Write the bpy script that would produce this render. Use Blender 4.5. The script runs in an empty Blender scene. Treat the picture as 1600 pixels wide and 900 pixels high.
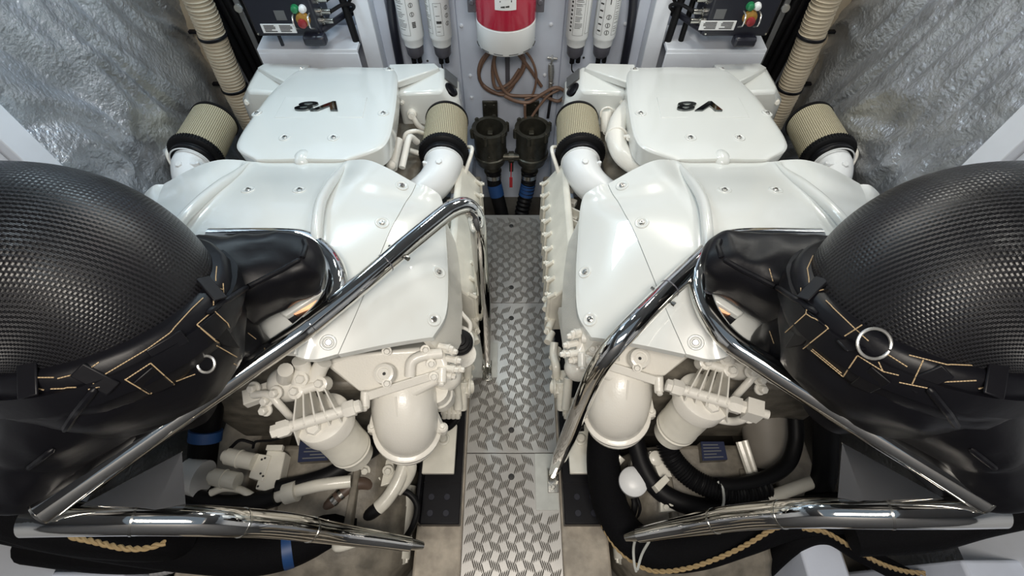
import bpy, bmesh, math, random
from mathutils import Vector, Matrix, noise
from mathutils.bvhtree import BVHTree
random.seed(7)
R = math.radians
V = Vector
C = bpy.context.scene.collection
scene = bpy.context.scene

# ------------------------------------------------------------------ camera, world, lights, exposure
CAMZ, PITCH, FPX = 2.15, R(56), 740.0
cd = bpy.data.cameras.new('camera'); cam = bpy.data.objects.new('camera', cd); C.objects.link(cam)
cam.location = (0, 0, CAMZ); cam.rotation_euler = (math.pi/2 - PITCH, 0, 0)
cd.sensor_width = 36; cd.lens = FPX/1600*36; cd.clip_start = 0.02
scene.camera = cam
vs = scene.view_settings
vs.view_transform = 'Standard'; vs.look = 'None'; vs.gamma = 1; vs.exposure = -0.08; vs.use_curve_mapping = False
w = bpy.data.worlds.new('world'); scene.world = w; w.use_nodes = True
bg = w.node_tree.nodes['Background']; bg.inputs[0].default_value = (0.66, 0.82, 1.0, 1); bg.inputs[1].default_value = 0.26

def area(name, loc, target, sx, sy, power, col):
    l = bpy.data.lights.new(name, 'AREA'); l.shape = 'RECTANGLE'; l.size = sx; l.size_y = sy; l.energy = power; l.color = col
    o = bpy.data.objects.new(name, l); C.objects.link(o); o.location = loc
    o.rotation_euler = (V(target)-V(loc)).to_track_quat('-Z', 'Y').to_euler(); return o
COOL, NEUT, WARM = (0.72, 0.90, 1.0), (1.0, 0.985, 0.90), (1.0, 0.92, 0.82)
area('foil_fill_port', (-1.02, 2.0, 2.28), (-0.95, 1.7, 0), 0.18, 0.34, 10, COOL)  # added fill light, placed outboard to brighten the port foil wall
area('foil_fill_starboard', (1.02, 2.0, 2.28), (0.95, 1.7, 0), 0.18, 0.34, 9.5, NEUT)  # matching added fill for the starboard foil wall
area('ceiling_lamp_inner_port', (-.31, 1.88, 2.27), (-.4, 1.3, 0), 0.11, 0.20, 5, COOL)
area('ceiling_lamp_inner_starboard', (.31, 1.88, 2.27), (.4, 1.3, 0), 0.11, 0.20, 5, NEUT)
area('hatch_lamp', (0, -0.42, 2.8), (0, 0.40, 0), 0.9, 0.5, 46, WARM)

# ------------------------------------------------------------------ pixel ray -> world point at a chosen height or distance
def ray(px, py):
    k = 450-py
    return V((px-800, math.cos(PITCH)*FPX + math.sin(PITCH)*k, -math.sin(PITCH)*FPX + math.cos(PITCH)*k))
O = V((0, 0, CAMZ))
def P(px, py, z): d = ray(px, py); return O + d*((z-CAMZ)/d.z)
def PY(px, py, y): d = ray(px, py); return O + d*(y/d.y)
def PX(px, py, x): d = ray(px, py); return O + d*(x/d.x)

# ------------------------------------------------------------------ materials
MATS = {}
def mat(name, col, rough=0.5, metal=0.0, coat=0.0, bump=0.0, bscale=60.0, var=0.0, vscale=6.0, spec=0.5):
    m = bpy.data.materials.new(name); m.use_nodes = True; MATS[name] = m
    nt = m.node_tree; b = nt.nodes['Principled BSDF']
    b.inputs['Base Color'].default_value = (*col, 1); b.inputs['Roughness'].default_value = rough
    b.inputs['Metallic'].default_value = metal; b.inputs['Coat Weight'].default_value = coat
    b.inputs['Coat Roughness'].default_value = 0.03; b.inputs['Specular IOR Level'].default_value = spec
    tc = nt.nodes.new('ShaderNodeTexCoord')
    if var:
        n = nt.nodes.new('ShaderNodeTexNoise'); n.inputs['Scale'].default_value = vscale; n.inputs['Detail'].default_value = 6
        nt.links.new(tc.outputs['Object'], n.inputs['Vector'])
        r = nt.nodes.new('ShaderNodeValToRGB'); r.color_ramp.elements[0].position = .35; r.color_ramp.elements[1].position = .68
        r.color_ramp.elements[0].color = (*[c*(1-var) for c in col], 1); r.color_ramp.elements[1].color = (*[min(1, c*(1+var*.4)) for c in col], 1)
        nt.links.new(n.outputs['Fac'], r.inputs['Fac']); nt.links.new(r.outputs['Color'], b.inputs['Base Color'])
    if bump:
        n2 = nt.nodes.new('ShaderNodeTexNoise'); n2.inputs['Scale'].default_value = bscale; n2.inputs['Detail'].default_value = 4
        nt.links.new(tc.outputs['Object'], n2.inputs['Vector'])
        bp = nt.nodes.new('ShaderNodeBump'); bp.inputs['Strength'].default_value = bump; bp.inputs['Distance'].default_value = 0.01
        nt.links.new(n2.outputs['Fac'], bp.inputs['Height']); nt.links.new(bp.outputs['Normal'], b.inputs['Normal'])
    return m
def weave(m, kind):
    """fine cloth laid over UVs in metres: 'twill' for the carbon cloth, 'mesh' for the filter gauze"""
    nt = m.node_tree; b = nt.nodes['Principled BSDF']; N = nt.nodes.new; L = nt.links.new
    def mth(op, a, b_=None):
        n = N('ShaderNodeMath'); n.operation = op
        for i, v in enumerate((a, b_)):
            if v is None: continue
            if isinstance(v, (int, float)): n.inputs[i].default_value = v
            else: L(v, n.inputs[i])
        return n.outputs[0]
    uv = N('ShaderNodeUVMap'); sp = N('ShaderNodeSeparateXYZ'); L(uv.outputs[0], sp.inputs[0])
    cell = 0.0022 if kind == 'twill' else 0.0085
    u = mth('DIVIDE', sp.outputs[0], cell); v = mth('DIVIDE', sp.outputs[1], cell)
    fu, fv = mth('FRACT', u), mth('FRACT', v)
    su = mth('SINE', mth('MULTIPLY', fu, math.pi)); sv = mth('SINE', mth('MULTIPLY', fv, math.pi))
    if kind == 'twill':
        s = mth('ADD', mth('FLOOR', u), mth('FLOOR', v))
        q = mth('LESS_THAN', mth('FLOORED_MODULO', s, 4), 2)
        h = mth('ADD', mth('MULTIPLY', q, su), mth('MULTIPLY', mth('SUBTRACT', 1, q), mth('MULTIPLY', sv, .55)))
        lo, hi = (0.004, 0.004, 0.005), (0.016, 0.016, 0.019)
    else:
        h = mth('MULTIPLY', su, sv); q = h; lo, hi = (0.12, 0.10, 0.06), (0.74, 0.67, 0.47)
    mx = N('ShaderNodeMix'); mx.data_type = 'RGBA'; L(q, mx.inputs[0]); mx.inputs[6].default_value = (*lo, 1); mx.inputs[7].default_value = (*hi, 1)
    L(mx.outputs[2], b.inputs['Base Color'])
    bp = N('ShaderNodeBump'); bp.inputs['Strength'].default_value = 0.7; bp.inputs['Distance'].default_value = 0.0015 if kind == 'twill' else 0.003
    L(h, bp.inputs['Height']); L(bp.outputs['Normal'], b.inputs['Normal'])

white = mat('white_paint', (0.70, 0.72, 0.70), 0.26, coat=0.6)
cream = mat('cream_paint', (0.75, 0.73, 0.65), 0.3, coat=0.15, bump=0.05, bscale=90, var=.10, vscale=14)
casting = mat('painted_casting', (0.80, 0.78, 0.72), 0.32, coat=0.2, bump=0.10, bscale=160)
grime_shade = mat('grimy_shaded_casting', (0.21, 0.19, 0.155), 0.5, bump=0.15, bscale=70, var=.45, vscale=16)  # grime, with the deep shade round the gearbox put into the colour
wallm = mat('bulkhead_paint', (0.64, 0.70, 0.82), 0.42, bump=0.04, bscale=50, var=.10, vscale=5)
wallw = mat('pale_frame_paint', (0.76, 0.80, 0.87), 0.38, var=.06)
steel = mat('brushed_steel', (0.50, 0.49, 0.47), 0.28, 1.0)
chrome = mat('polished_stainless', (0.72, 0.71, 0.68), 0.055, 1.0, bump=0.015, bscale=25)
dullsteel = mat('scuffed_stainless', (0.60, 0.59, 0.55), 0.2, 1.0, bump=0.05, bscale=60)
rubber = mat('black_rubber', (0.005, 0.005, 0.006), 0.5, spec=0.2)
blackm = mat('black_paint', (0.006, 0.006, 0.008), 0.38, var=.2, spec=0.22)
navy = mat('black_box_paint', (0.012, 0.013, 0.022), 0.34)
jacket = mat('black_jacket_cloth', (0.0045, 0.0045, 0.0065), 0.42, bump=0.06, bscale=40, spec=0.26)
thread = mat('tan_thread', (0.45, 0.33, 0.19), 0.7)
cloth = mat('braided_sleeve', (0.004, 0.004, 0.005), 0.8, spec=0.1, bump=0.35, bscale=260)
carbon = mat('carbon_twill', (0.02, 0.02, 0.024), 0.34, spec=0.45); weave(carbon, 'twill')
gauze = mat('filter_gauze', (0.6, 0.54, 0.38), 0.6); weave(gauze, 'mesh')
duct = mat('tan_duct', (0.46, 0.40, 0.30), 0.6)
bronze = mat('dark_bronze', (0.075, 0.072, 0.058), 0.36, 0.6, bump=0.12, bscale=80, var=.35, vscale=20)
bluestrap = mat('blue_band', (0.012, 0.055, 0.18), 0.5)
redp = mat('red_enamel', (0.36, 0.010, 0.035), 0.22, coat=0.3)
brown = mat('brown_hose', (0.19, 0.115, 0.08), 0.42)
rope = mat('tan_rope', (0.36, 0.26, 0.13), 0.8)
greyhose = mat('grey_conduit', (0.35, 0.35, 0.36), 0.5)
foil = mat('silver_foil', (0.68, 0.71, 0.76), 0.36, 0.85, bump=0.75, bscale=60, var=.25, vscale=9)
plate = mat('tread_plate_metal', (0.46, 0.45, 0.43), 0.40, 0.55, var=.10, vscale=8)
lug = mat('tread_bar_metal', (0.33, 0.315, 0.29), 0.36, 0.65)
deckm = mat('dark_deckhead', (0.16, 0.16, 0.17), 0.6)
padm = mat('grey_pad_paint', (0.55, 0.57, 0.54), 0.45, var=.08, vscale=30)
floorm = mat('bilge_paint', (0.085, 0.075, 0.06), 0.55, bump=0.06, bscale=30, var=.35, vscale=5)
concrete = mat('worn_stringer_paint', (0.46, 0.41, 0.34), 0.7, bump=0.2, bscale=60, var=.30, vscale=18)
greenb = mat('green_button', (0.02, 0.20, 0.08), 0.3); whiteb = mat('white_plastic', (0.75, 0.77, 0.78), 0.35)
redb = mat('red_button', (0.24, 0.02, 0.025), 0.3); yellowb = mat('yellow_button', (0.38, 0.21, 0.04), 0.35)
greycap = mat('smoked_plastic', (0.10, 0.10, 0.12), 0.3)
ink = mat('black_ink', (0.03, 0.03, 0.03), 0.6); bluel = mat('navy_label', (0.015, 0.022, 0.06), 0.4)
silverl = mat('grey_data_plate', (0.14, 0.145, 0.15), 0.5, 0.2); copper = mat('copper_shield', (0.75, 0.38, 0.22), 0.32, 0.8)
brass = mat('chromed_brass', (0.62, 0.62, 0.60), 0.25, 0.8); redtag = mat('red_tag', (0.4, 0.02, 0.03), 0.5)
yellow = mat('yellow_tag', (0.55, 0.42, 0.05), 0.5)
hullw = mat('hull_gelcoat', (0.26, 0.24, 0.21), 0.45, var=.15, vscale=7)

# ------------------------------------------------------------------ mesh helpers (all append to a bmesh, in world coordinates)
MIR = 1            # 1 port side as drawn, -1 the same geometry mirrored to starboard
def NB(): return bmesh.new()
def cr(pts, n=8):
    """Catmull-Rom through points"""
    pts = [V(p) for p in pts]
    if len(pts) < 3:
        return [pts[0].lerp(pts[1], i/n) for i in range(n+1)]
    q = [pts[0]*2-pts[1]] + pts + [pts[-1]*2-pts[-2]]
    out = []
    for i in range(1, len(q)-2):
        a, b, c, d = q[i-1:i+3]
        for k in range(n):
            t = k/n
            out.append(0.5*((2*b)+(c-a)*t+(2*a-5*b+4*c-d)*t*t+(3*b-3*c+d-a)*t**3))
    out.append(pts[-1]); return out
def crs(vals, n):
    return [v.x for v in cr([V((a, 0, 0)) for a in vals], n)]
def tube(bm, pts, r, seg=12, cap=True, uv=False, squash=None, wob=None):
    pts = [V(p) for p in pts]; n = len(pts)
    rr = r if isinstance(r, (list, tuple)) else [r]*n
    T = []
    for i in range(n):
        a = pts[max(i-1, 0)]; b = pts[min(i+1, n-1)]
        d = (b-a); T.append(d.normalized() if d.length > 1e-9 else V((0, 0, 1)))
    up = V((0, 0, 1)) if abs(T[0].z) < .9 else V((0, 1, 0))
    N = (up - T[0]*up.dot(T[0])).normalized()
    rings = []; arc = 0; arcs = []
    for i in range(n):
        if i: arc += (pts[i]-pts[i-1]).length
        arcs.append(arc)
        N = (N - T[i]*N.dot(T[i])); N = N.normalized() if N.length > 1e-6 else T[i].orthogonal().normalized()
        B = T[i].cross(N); ring = []
        for k in range(seg):
            a = 2*math.pi*k/seg; ca, sa = math.cos(a), math.sin(a)
            if squash:
                e = squash; ca = math.copysign(abs(ca)**e, ca); sa = math.copysign(abs(sa)**e, sa)
            p = pts[i] + (N*ca + B*sa)*rr[i]
            if wob: p = wob(p, (N*ca+B*sa).normalized())
            ring.append(bm.verts.new(p))
        rings.append(ring)
    lay = bm.loops.layers.uv.verify() if uv else None
    rm = sum(rr)/n
    for i in range(n-1):
        for k in range(seg):
            k2 = (k+1) % seg
            f = bm.faces.new((rings[i][k], rings[i][k2], rings[i+1][k2], rings[i+1][k]))
            if lay:
                uu = [k, k+1, k+1, k]; vv = [arcs[i], arcs[i], arcs[i+1], arcs[i+1]]
                for l, a, b in zip(f.loops, uu, vv): l[lay].uv = (a*2*math.pi*rm/seg, b)
    if cap:
        for ring, flip in ((rings[0], True), (rings[-1], False)):
            try: bm.faces.new(ring[::-1] if flip else ring)
            except ValueError: pass
    return rings
def cyl(bm, a, b, r0, r1=None, seg=20, uv=False): return tube(bm, [a, b], [r0, r0 if r1 is None else r1], seg, True, uv)
def lathe(bm, a, axis, prof, seg=28, uv=False, cap=True):
    ax = V(axis).normalized(); a = V(a)
    N = ax.orthogonal().normalized(); B = ax.cross(N); rings = []
    for h, r in prof:
        rings.append([bm.verts.new(a+ax*h+(N*math.cos(2*math.pi*k/seg)+B*math.sin(2*math.pi*k/seg))*max(r, 1e-4)) for k in range(seg)])
    lay = bm.loops.layers.uv.verify() if uv else None
    arc = 0
    for i in range(len(prof)-1):
        ds = math.hypot(prof[i+1][0]-prof[i][0], prof[i+1][1]-prof[i][1])
        for k in range(seg):
            f = bm.faces.new((rings[i][k], rings[i][(k+1) % seg], rings[i+1][(k+1) % seg], rings[i+1][k]))
            if lay:
                rr = max(p[1] for p in prof)
                for l, u_, v_ in zip(f.loops, (k, k+1, k+1, k), (arc, arc, arc+ds, arc+ds)): l[lay].uv = (u_*2*math.pi*rr/seg, v_)
        arc += ds
    if cap:
        bm.faces.new(rings[0][::-1]); bm.faces.new(rings[-1])
def hexb(bm, a, axis, r, h, seg=6):
    lathe(bm, a, axis, [(0, r), (h*.8, r), (h, r*.8)], seg)
def bolt(bm, a, axis, r=.009, h=.010):
    lathe(bm, a, axis, [(-.004, r*1.5), (h*.25, r*1.5), (h*.25, r)], 14); hexb(bm, V(a)+V(axis).normalized()*h*.2, axis, r, h)
def box(bm, c, s, rot=None):
    c = V(c); vs_ = []
    for x in (-.5, .5):
        for y in (-.5, .5):
            for z in (-.5, .5):
                p = V((x*s[0], y*s[1], z*s[2]))
                if rot is not None: p = rot @ p
                vs_.append(bm.verts.new(c+p))
    for f in ((0, 1, 3, 2), (4, 6, 7, 5), (0, 4, 5, 1), (2, 3, 7, 6), (0, 2, 6, 4), (1, 5, 7, 3)):
        bm.faces.new([vs_[i] for i in f])
def prism(bm, pts, vec):
    vec = V(vec); a = [bm.verts.new(V(p)) for p in pts]; b = [bm.verts.new(V(p)+vec) for p in pts]
    bm.faces.new(a); bm.faces.new(b[::-1]); n = len(a)
    for i in range(n): bm.faces.new((a[i], b[i], b[(i+1) % n], a[(i+1) % n]))
def loft(bm, rings, cap=True):
    rv = [[bm.verts.new(V(p)) for p in r_] for r_ in rings]; n = len(rv[0])
    for i in range(len(rv)-1):
        for k in range(n): bm.faces.new((rv[i][k], rv[i][(k+1) % n], rv[i+1][(k+1) % n], rv[i+1][k]))
    if cap: bm.faces.new(rv[0][::-1]); bm.faces.new(rv[-1])
def patch(bm, rows, nu, nv, thick, inset=0.0):
    """smooth slab through a grid of control points: rows run fore to aft, columns across"""
    fine = [cr(r_, nu) for r_ in rows]
    cols = [cr([f[i] for f in fine], nv) for i in range(len(fine[0]))]
    m, n = len(cols[0]), len(cols)
    top = [[bm.verts.new(cols[j][i]) for j in range(n)] for i in range(m)]
    cen = sum((cols[j][i] for j in range(n) for i in range(m)), V())/(m*n)
    def low(p): return V((p.x+(cen.x-p.x)*inset, p.y+(cen.y-p.y)*inset, p.z-thick))
    bot = [[bm.verts.new(low(cols[j][i])) for j in range(n)] for i in range(m)]
    for i in range(m-1):
        for j in range(n-1):
            bm.faces.new((top[i][j], top[i][j+1], top[i+1][j+1], top[i+1][j]))
            bm.faces.new((bot[i][j], bot[i+1][j], bot[i+1][j+1], bot[i][j+1]))
    edge = [(0, j) for j in range(n)] + [(i, n-1) for i in range(1, m)] + [(m-1, j) for j in range(n-2, -1, -1)] + [(i, 0) for i in range(m-2, 0, -1)]
    for e in range(len(edge)):
        a, b = edge[e], edge[(e+1) % len(edge)]
        bm.faces.new((top[a[0]][a[1]], bot[a[0]][a[1]], bot[b[0]][b[1]], top[b[0]][b[1]]))
def sph(bm, c, r, sc=(1, 1, 1), seg=16):
    bmesh.ops.create_uvsphere(bm, u_segments=seg, v_segments=max(6, seg//2), radius=1, matrix=Matrix.Translation(V(c)) @ Matrix.Diagonal((r*sc[0], r*sc[1], r*sc[2], 1)))
def torus(bm, c, axis, r0, r1, seg=36, s2=10, sc=1.0):
    ax = V(axis).normalized(); N = ax.orthogonal().normalized(); B = ax.cross(N)
    rv = []
    for k in range(seg):
        a = 2*math.pi*k/seg; d = N*math.cos(a)+B*math.sin(a)
        rv.append([bm.verts.new(V(c)+d*(r0+r1*math.cos(2*math.pi*j/s2))+ax*r1*sc*math.sin(2*math.pi*j/s2)) for j in range(s2)])
    for k in range(seg):
        for j in range(s2): bm.faces.new((rv[k][j], rv[(k+1) % seg][j], rv[(k+1) % seg][(j+1) % s2], rv[k][(j+1) % s2]))
def bvh_of(bm): 
    bm.normal_update(); return BVHTree.FromBMesh(bm)
def hit(tree, px, py):
    loc, nor, _, _ = tree.ray_cast(O, ray(px, py).normalized())
    if loc is None: return None, None
    if nor.dot(ray(px, py)) > 0: nor = -nor
    return loc, nor

def root_of(o):
    while o.parent: o = o.parent
    return o
def link(name, me, parent):
    o = bpy.data.objects.new(name, me); C.objects.link(o); o.parent = parent; return o
def obj(name, bm, m, parent=None, smooth=38, bevel=0, label=None, origin=None, seg=2):
    if MIR < 0:
        for v in bm.verts: v.co.x *= -1
    bmesh.ops.recalc_face_normals(bm, faces=bm.faces[:])
    if parent is not None: off = root_of(parent).location.copy()
    elif origin is not None: off = V(origin)
    else:
        xs = [v.co for v in bm.verts]
        off = V(((min(p.x for p in xs)+max(p.x for p in xs))/2, (min(p.y for p in xs)+max(p.y for p in xs))/2, min(p.z for p in xs)))
    for v in bm.verts: v.co -= off
    me = bpy.data.meshes.new(name); bm.to_mesh(me); bm.free()
    me.materials.append(m)
    if smooth:
        me.polygons.foreach_set('use_smooth', [True]*len(me.polygons)); me.set_sharp_from_angle(angle=R(smooth))
    o = link(name, me, parent)
    if parent is None: o.location = off
    if bevel:
        b = o.modifiers.new('soft_edge', 'BEVEL'); b.width = bevel; b.segments = seg; b.limit_method = 'ANGLE'; b.angle_limit = R(40)
    if label: o['label'] = label
    return o
def tag(o, label, cat, group=None):
    o['label'] = label; o['category'] = cat
    if group: o['group'] = group
    return o
def thing(name, label, cat, loc, group=None):
    o = bpy.data.objects.new(name, None); C.objects.link(o)
    o.location = (loc[0]*MIR, loc[1], loc[2]); o.empty_display_size = .1
    return tag(o, label, cat, group)
def struct(o): o['kind'] = 'structure'; return o
def one(name, label, cat, bm, m, group=None, **k): return tag(obj(name, bm, m, None, **k), label, cat, group)
def letters(name, txt, size, depth, m, parent, origin, xd, yd, shear=0.0, offset=0.0, wide=1.0):
    """flat lettering as a mesh; xd and yd are the reading and upward directions in the world"""
    cu = bpy.data.curves.new(name, 'FONT'); cu.body = txt; cu.size = size; cu.extrude = depth; cu.offset = offset; cu.shear = shear
    cu.align_x = 'CENTER'; cu.align_y = 'CENTER'; cu.resolution_u = 6
    t = bpy.data.objects.new(name, cu); C.objects.link(t)
    bpy.context.view_layer.update()
    me = bpy.data.meshes.new_from_object(t.evaluated_get(bpy.context.evaluated_depsgraph_get()))
    bpy.data.objects.remove(t); bpy.data.curves.remove(cu)
    xd, yd = V(xd).normalized(), V(yd).normalized(); zd = xd.cross(yd)
    off = root_of(parent).location if parent else V()
    for v in me.vertices: v.co = V(origin)-off + xd*v.co.x*wide + yd*v.co.y + zd*v.co.z
    me.materials.clear(); me.materials.append(m)
    return link(name, me, parent)
SIDE = lambda a, b: a if MIR > 0 else b
def wrinkle(amp, sc, seed=0):
    def f(p, n):
        q = V(((p.x*(1 if MIR > 0 else 1.0))*sc+seed, p.y*sc, p.z*sc))
        a = noise.noise(q); b = noise.noise(q*2.3+V((5, 3, 1)))
        return p + n*amp*((1-abs(a)*2.2)*.8 + b*.5)
    return f

# ------------------------------------------------------------------ the setting
def bx(name, lo, hi, m, parent=None, bevel=0, **k):
    bm = NB(); box(bm, [(a+b)/2 for a, b in zip(lo, hi)], [b-a for a, b in zip(lo, hi)]); return obj(name, bm, m, parent, bevel=bevel, **k)
struct(bx('floor', (-1.75, -1.0, -0.34), (1.75, 2.6, -0.28), floorm))
wf = struct(bx('wall_front', (-1.75, 2.42, -0.28), (1.75, 2.5, 2.3), wallm))
struct(bx('wall_back', (-1.75, -1.06, -0.28), (1.75, -1.0, 2.3), deckm))
def foil_wall(s):
    bm = NB(); ny, nz = 260, 190; g = []
    for j in range(nz+1):
        row = []
        for i in range(ny+1):
            y = -1.0+3.42*i/ny; z = -0.28+2.3*j/nz
            q = V((y*2.3+z*.9, z*1.1-y*.3, 3.1 if s < 0 else 9.7))
            q += V((noise.noise(q*1.5), noise.noise(q*1.5+V((9, 2, 4))), 0))*.5
            f1 = 1-abs(noise.noise(q*1.3))*2; f2 = 1-abs(noise.noise(V((q.x*3.4, q.y*1.9+q.x*1.2, q.z))))*2.4; f3 = 1-abs(noise.noise(V((q.x*8, q.y*4.2-q.x*2, q.z+5))))*2.4
            drape = 1-abs(noise.noise(V((y*9+z*3.0, z*1.2, 4+s))))*2.4
            up = min(1, max(0, (z-.80)/.6))
            d = .022*f1 + .020*f2 + .0085*f3 + (.018 if s < 0 else .007)*drape*up + .003*noise.noise(q*22)
            d *= min(1, max(0, (y-1.13)/.12))
            row.append(bm.verts.new((s*(1.60-.02-d*1.0), y, z)))
        g.append(row)
    for j in range(nz):
        for i in range(ny): bm.faces.new((g[j][i], g[j][i+1], g[j+1][i+1], g[j+1][i]))
    o = obj('wall_left' if s < 0 else 'wall_right', bm, foil, smooth=180)
    so = o.modifiers.new('thick', 'SOLIDIFY'); so.thickness = .02; so.offset = 0
    return struct(o)
foil_wall(-1); foil_wall(1)
# deckhead with the open hatch the photograph is taken through
ceil = bx('ceiling', (-1.75, 0.75, 2.32), (1.75, 2.5, 2.4), deckm); struct(ceil)
for lo, hi in (((-1.75, -1.06, 2.32), (-0.7, .75, 2.4)), ((0.7, -1.06, 2.32), (1.75, .75, 2.4))):
    bx('deckhead_panel', lo, hi, deckm, ceil)
n_tr = [0]
def trim(lo, hi, m, bevel=0):
    n_tr[0] += 1; return struct(bx('trim_%d' % n_tr[0], lo, hi, m, bevel=bevel))
for s in (-1, 1):
    def xx(a, b): return (min(s*a, s*b), max(s*a, s*b))
    def tr(x, y, z, m, bevel=0):
        a, b = xx(*x); return trim((a, y[0], z[0]), (b, y[1], z[1]), m, bevel)
    tr((1.50, 1.66), (1.135, 1.225), (-.2, 2.3), wallw, .004)          # square post against the hull
    tr((1.535, 1.60), (-.9, 1.13), (.3, 2.3), wallw)                   # pale lining aft of the post
    tr((.655, .735), (2.28, 2.42), (.3, 2.3), wallw, .004)             # upright beside the control box
    tr((.60, .655), (2.36, 2.42), (.3, 2.3), wallm, .004)
    tr((1.455, 1.555), (2.30, 2.34), (.4, 2.3), duct, .004)            # tan corner batten
    # engine stringer, with the walkway bearer beside it
    tr((.20, .385), (-.9, 2.3), (-.28, .03), concrete, .012)
    tr((1.12, 1.30), (-.9, 2.3), (-.28, .03), concrete, .012)
    tr((.203, .216), (-.9, 2.02), (-.12, -.004), dullsteel)
# curved hull ribs and boxes showing in the bilge
def bilge(lo, hi, m, bevel=.01): return trim(lo, hi, m, bevel)
bilge((-.80, -.6, -.28), (-.66, .75, -.10), concrete); bilge((-1.02, -.5, -.28), (-.92, .35, -.12), hullw)
bilge((-.60, -.5, -.28), (-.50, .5, -.18), hullw)
bilge((.64, -.5, -.28), (.84, .22, -.05), hullw); bilge((.98, -.4, -.28), (1.12, .20, .32), wallm)
bilge((1.36, -.4, -.28), (1.55, .12, .5), wallm); bilge((-1.55, -.4, -.28), (-1.30, .10, .30), wallm)
# bulkhead sheets and their fixings
for lo, hi in (((-.272, 2.405, .1), (.256, 2.42, 2.2)), ((-.60, 2.408, .1), (-.276, 2.42, 2.2)), ((.260, 2.408, .1), (.60, 2.42, 2.2))):
    bx('panel', lo, hi, wallm, wf, bevel=.002)
bm0 = NB(); lathe(bm0, (0, 0, 0), (0, -1, 0), [(0, .011), (.005, .010), (.009, .005)], 12)
me0 = None
for px, py in ((721, 40), (861, 38), (735, 118), (851, 117), (605, 44), (977, 37), (737, 152), (850, 150)):
    p = PY(px, py, 2.406)
    if me0 is None:
        b_ = obj('bolt', bm0, wallw, wf); me0 = b_.data; base = V(wf.location); b_.location = p; b_['x'] = 0
        for v in me0.vertices: v.co += base
    else: b_ = link('bolt', me0, wf)
    b_.location = p - wf.location
for px, py in ((611, 95), (668, 95), (912, 90), (972, 91)):
    bm = NB(); lathe(bm, PY(px, py, 2.408), (0, -1, 0), [(0, .006), (.002, .006)], 10); obj('drain_hole', bm, ink, wf)

# ------------------------------------------------------------------ walkway of tread plates
YB = (-.45, .567, 1.355, 1.99)
names = ('pale aluminium tread plate nearest the camera, with mounting pad on its right edge', 'middle aluminium tread plate of the walkway, with small pad on its left edge', 'darker far aluminium tread plate at the head of the walkway')
PADS = [(0, .10, .196, .335, .565), (1, -.196, -.072, .925, 1.115)]
for i in range(3):
    y0, y1 = YB[i]+.0015, YB[i+1]-.0015
    t = thing('tread_plate', names[i], 'floor plate', (0, (y0+y1)/2, -.006), 'walkway tread plates')
    bx('plate', (-.2, y0, -.006), (.2, y1, 0), plate, t, bevel=.001)
    bm = NB(); a = .0335
    pads = [p for p in PADS if p[0] == i]
    for r_ in range(int(-.5/a)-2, int(2.1/a)+2):
        for c in range(-7, 8):
            if (r_+c) % 2: continue
            cx, cy = c*a, r_*a
            if not (y0+.014 < cy < y1-.014) or abs(cx) > .186: continue
            if any(p[1]-.02 < cx < p[2]+.02 and p[3]-.02 < cy < p[4]+.02 for p in pads): continue
            if any((P(799, hy, 0)-V((cx, cy, 0))).length < .030 for hy in (745, 672, 497, 449, 353)): continue
            up = 1 if c % 2 else -1
            ang = R(70)*up; e = V((math.cos(ang), math.sin(ang), 0)); n_ = V((-e.y, e.x, 0)); q = V((math.cos(R(20)*up), math.sin(R(20)*up), 0))
            for k in range(-2, 3):
                o_ = V((cx, cy, 0)) + q*k*.0098; hl, hw = .0225, .0028
                b_ = [bm.verts.new(p) for p in (o_+e*hl, o_+e*hl*.5+n_*hw, o_-e*hl*.5+n_*hw, o_-e*hl, o_-e*hl*.5-n_*hw, o_+e*hl*.5-n_*hw)]
                t_ = [bm.verts.new(o_+e*hl*.6+V((0, 0, .0022))), bm.verts.new(o_-e*hl*.6+V((0, 0, .0022)))]
                for f_ in ((b_[0], b_[1], t_[0]), (b_[1], b_[2], t_[1], t_[0]), (b_[2], b_[3], t_[1]), (b_[3], b_[4], t_[1]), (b_[4], b_[5], t_[0], t_[1]), (b_[5], b_[0], t_[0])): bm.faces.new(f_)
    o = obj('tread_bars', bm, lug, t, smooth=0); o['kind'] = 'stuff'
    for p in pads: bx('mounting_pad', (p[1], p[3], 0), (p[2], p[4], .003), padm, t, bevel=.001)
    for px, py in ((799, 745), (799, 672), (799, 497), (799, 449), (799, 353)):
        q = P(px, py, 0)
        if y0 < q.y < y1:
            bm = NB(); lathe(bm, q, (0, 0, 1), [(0, .0135), (.0010, .0132), (.0012, .0128)], 20); obj('finger_hole', bm, ink, t)

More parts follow.
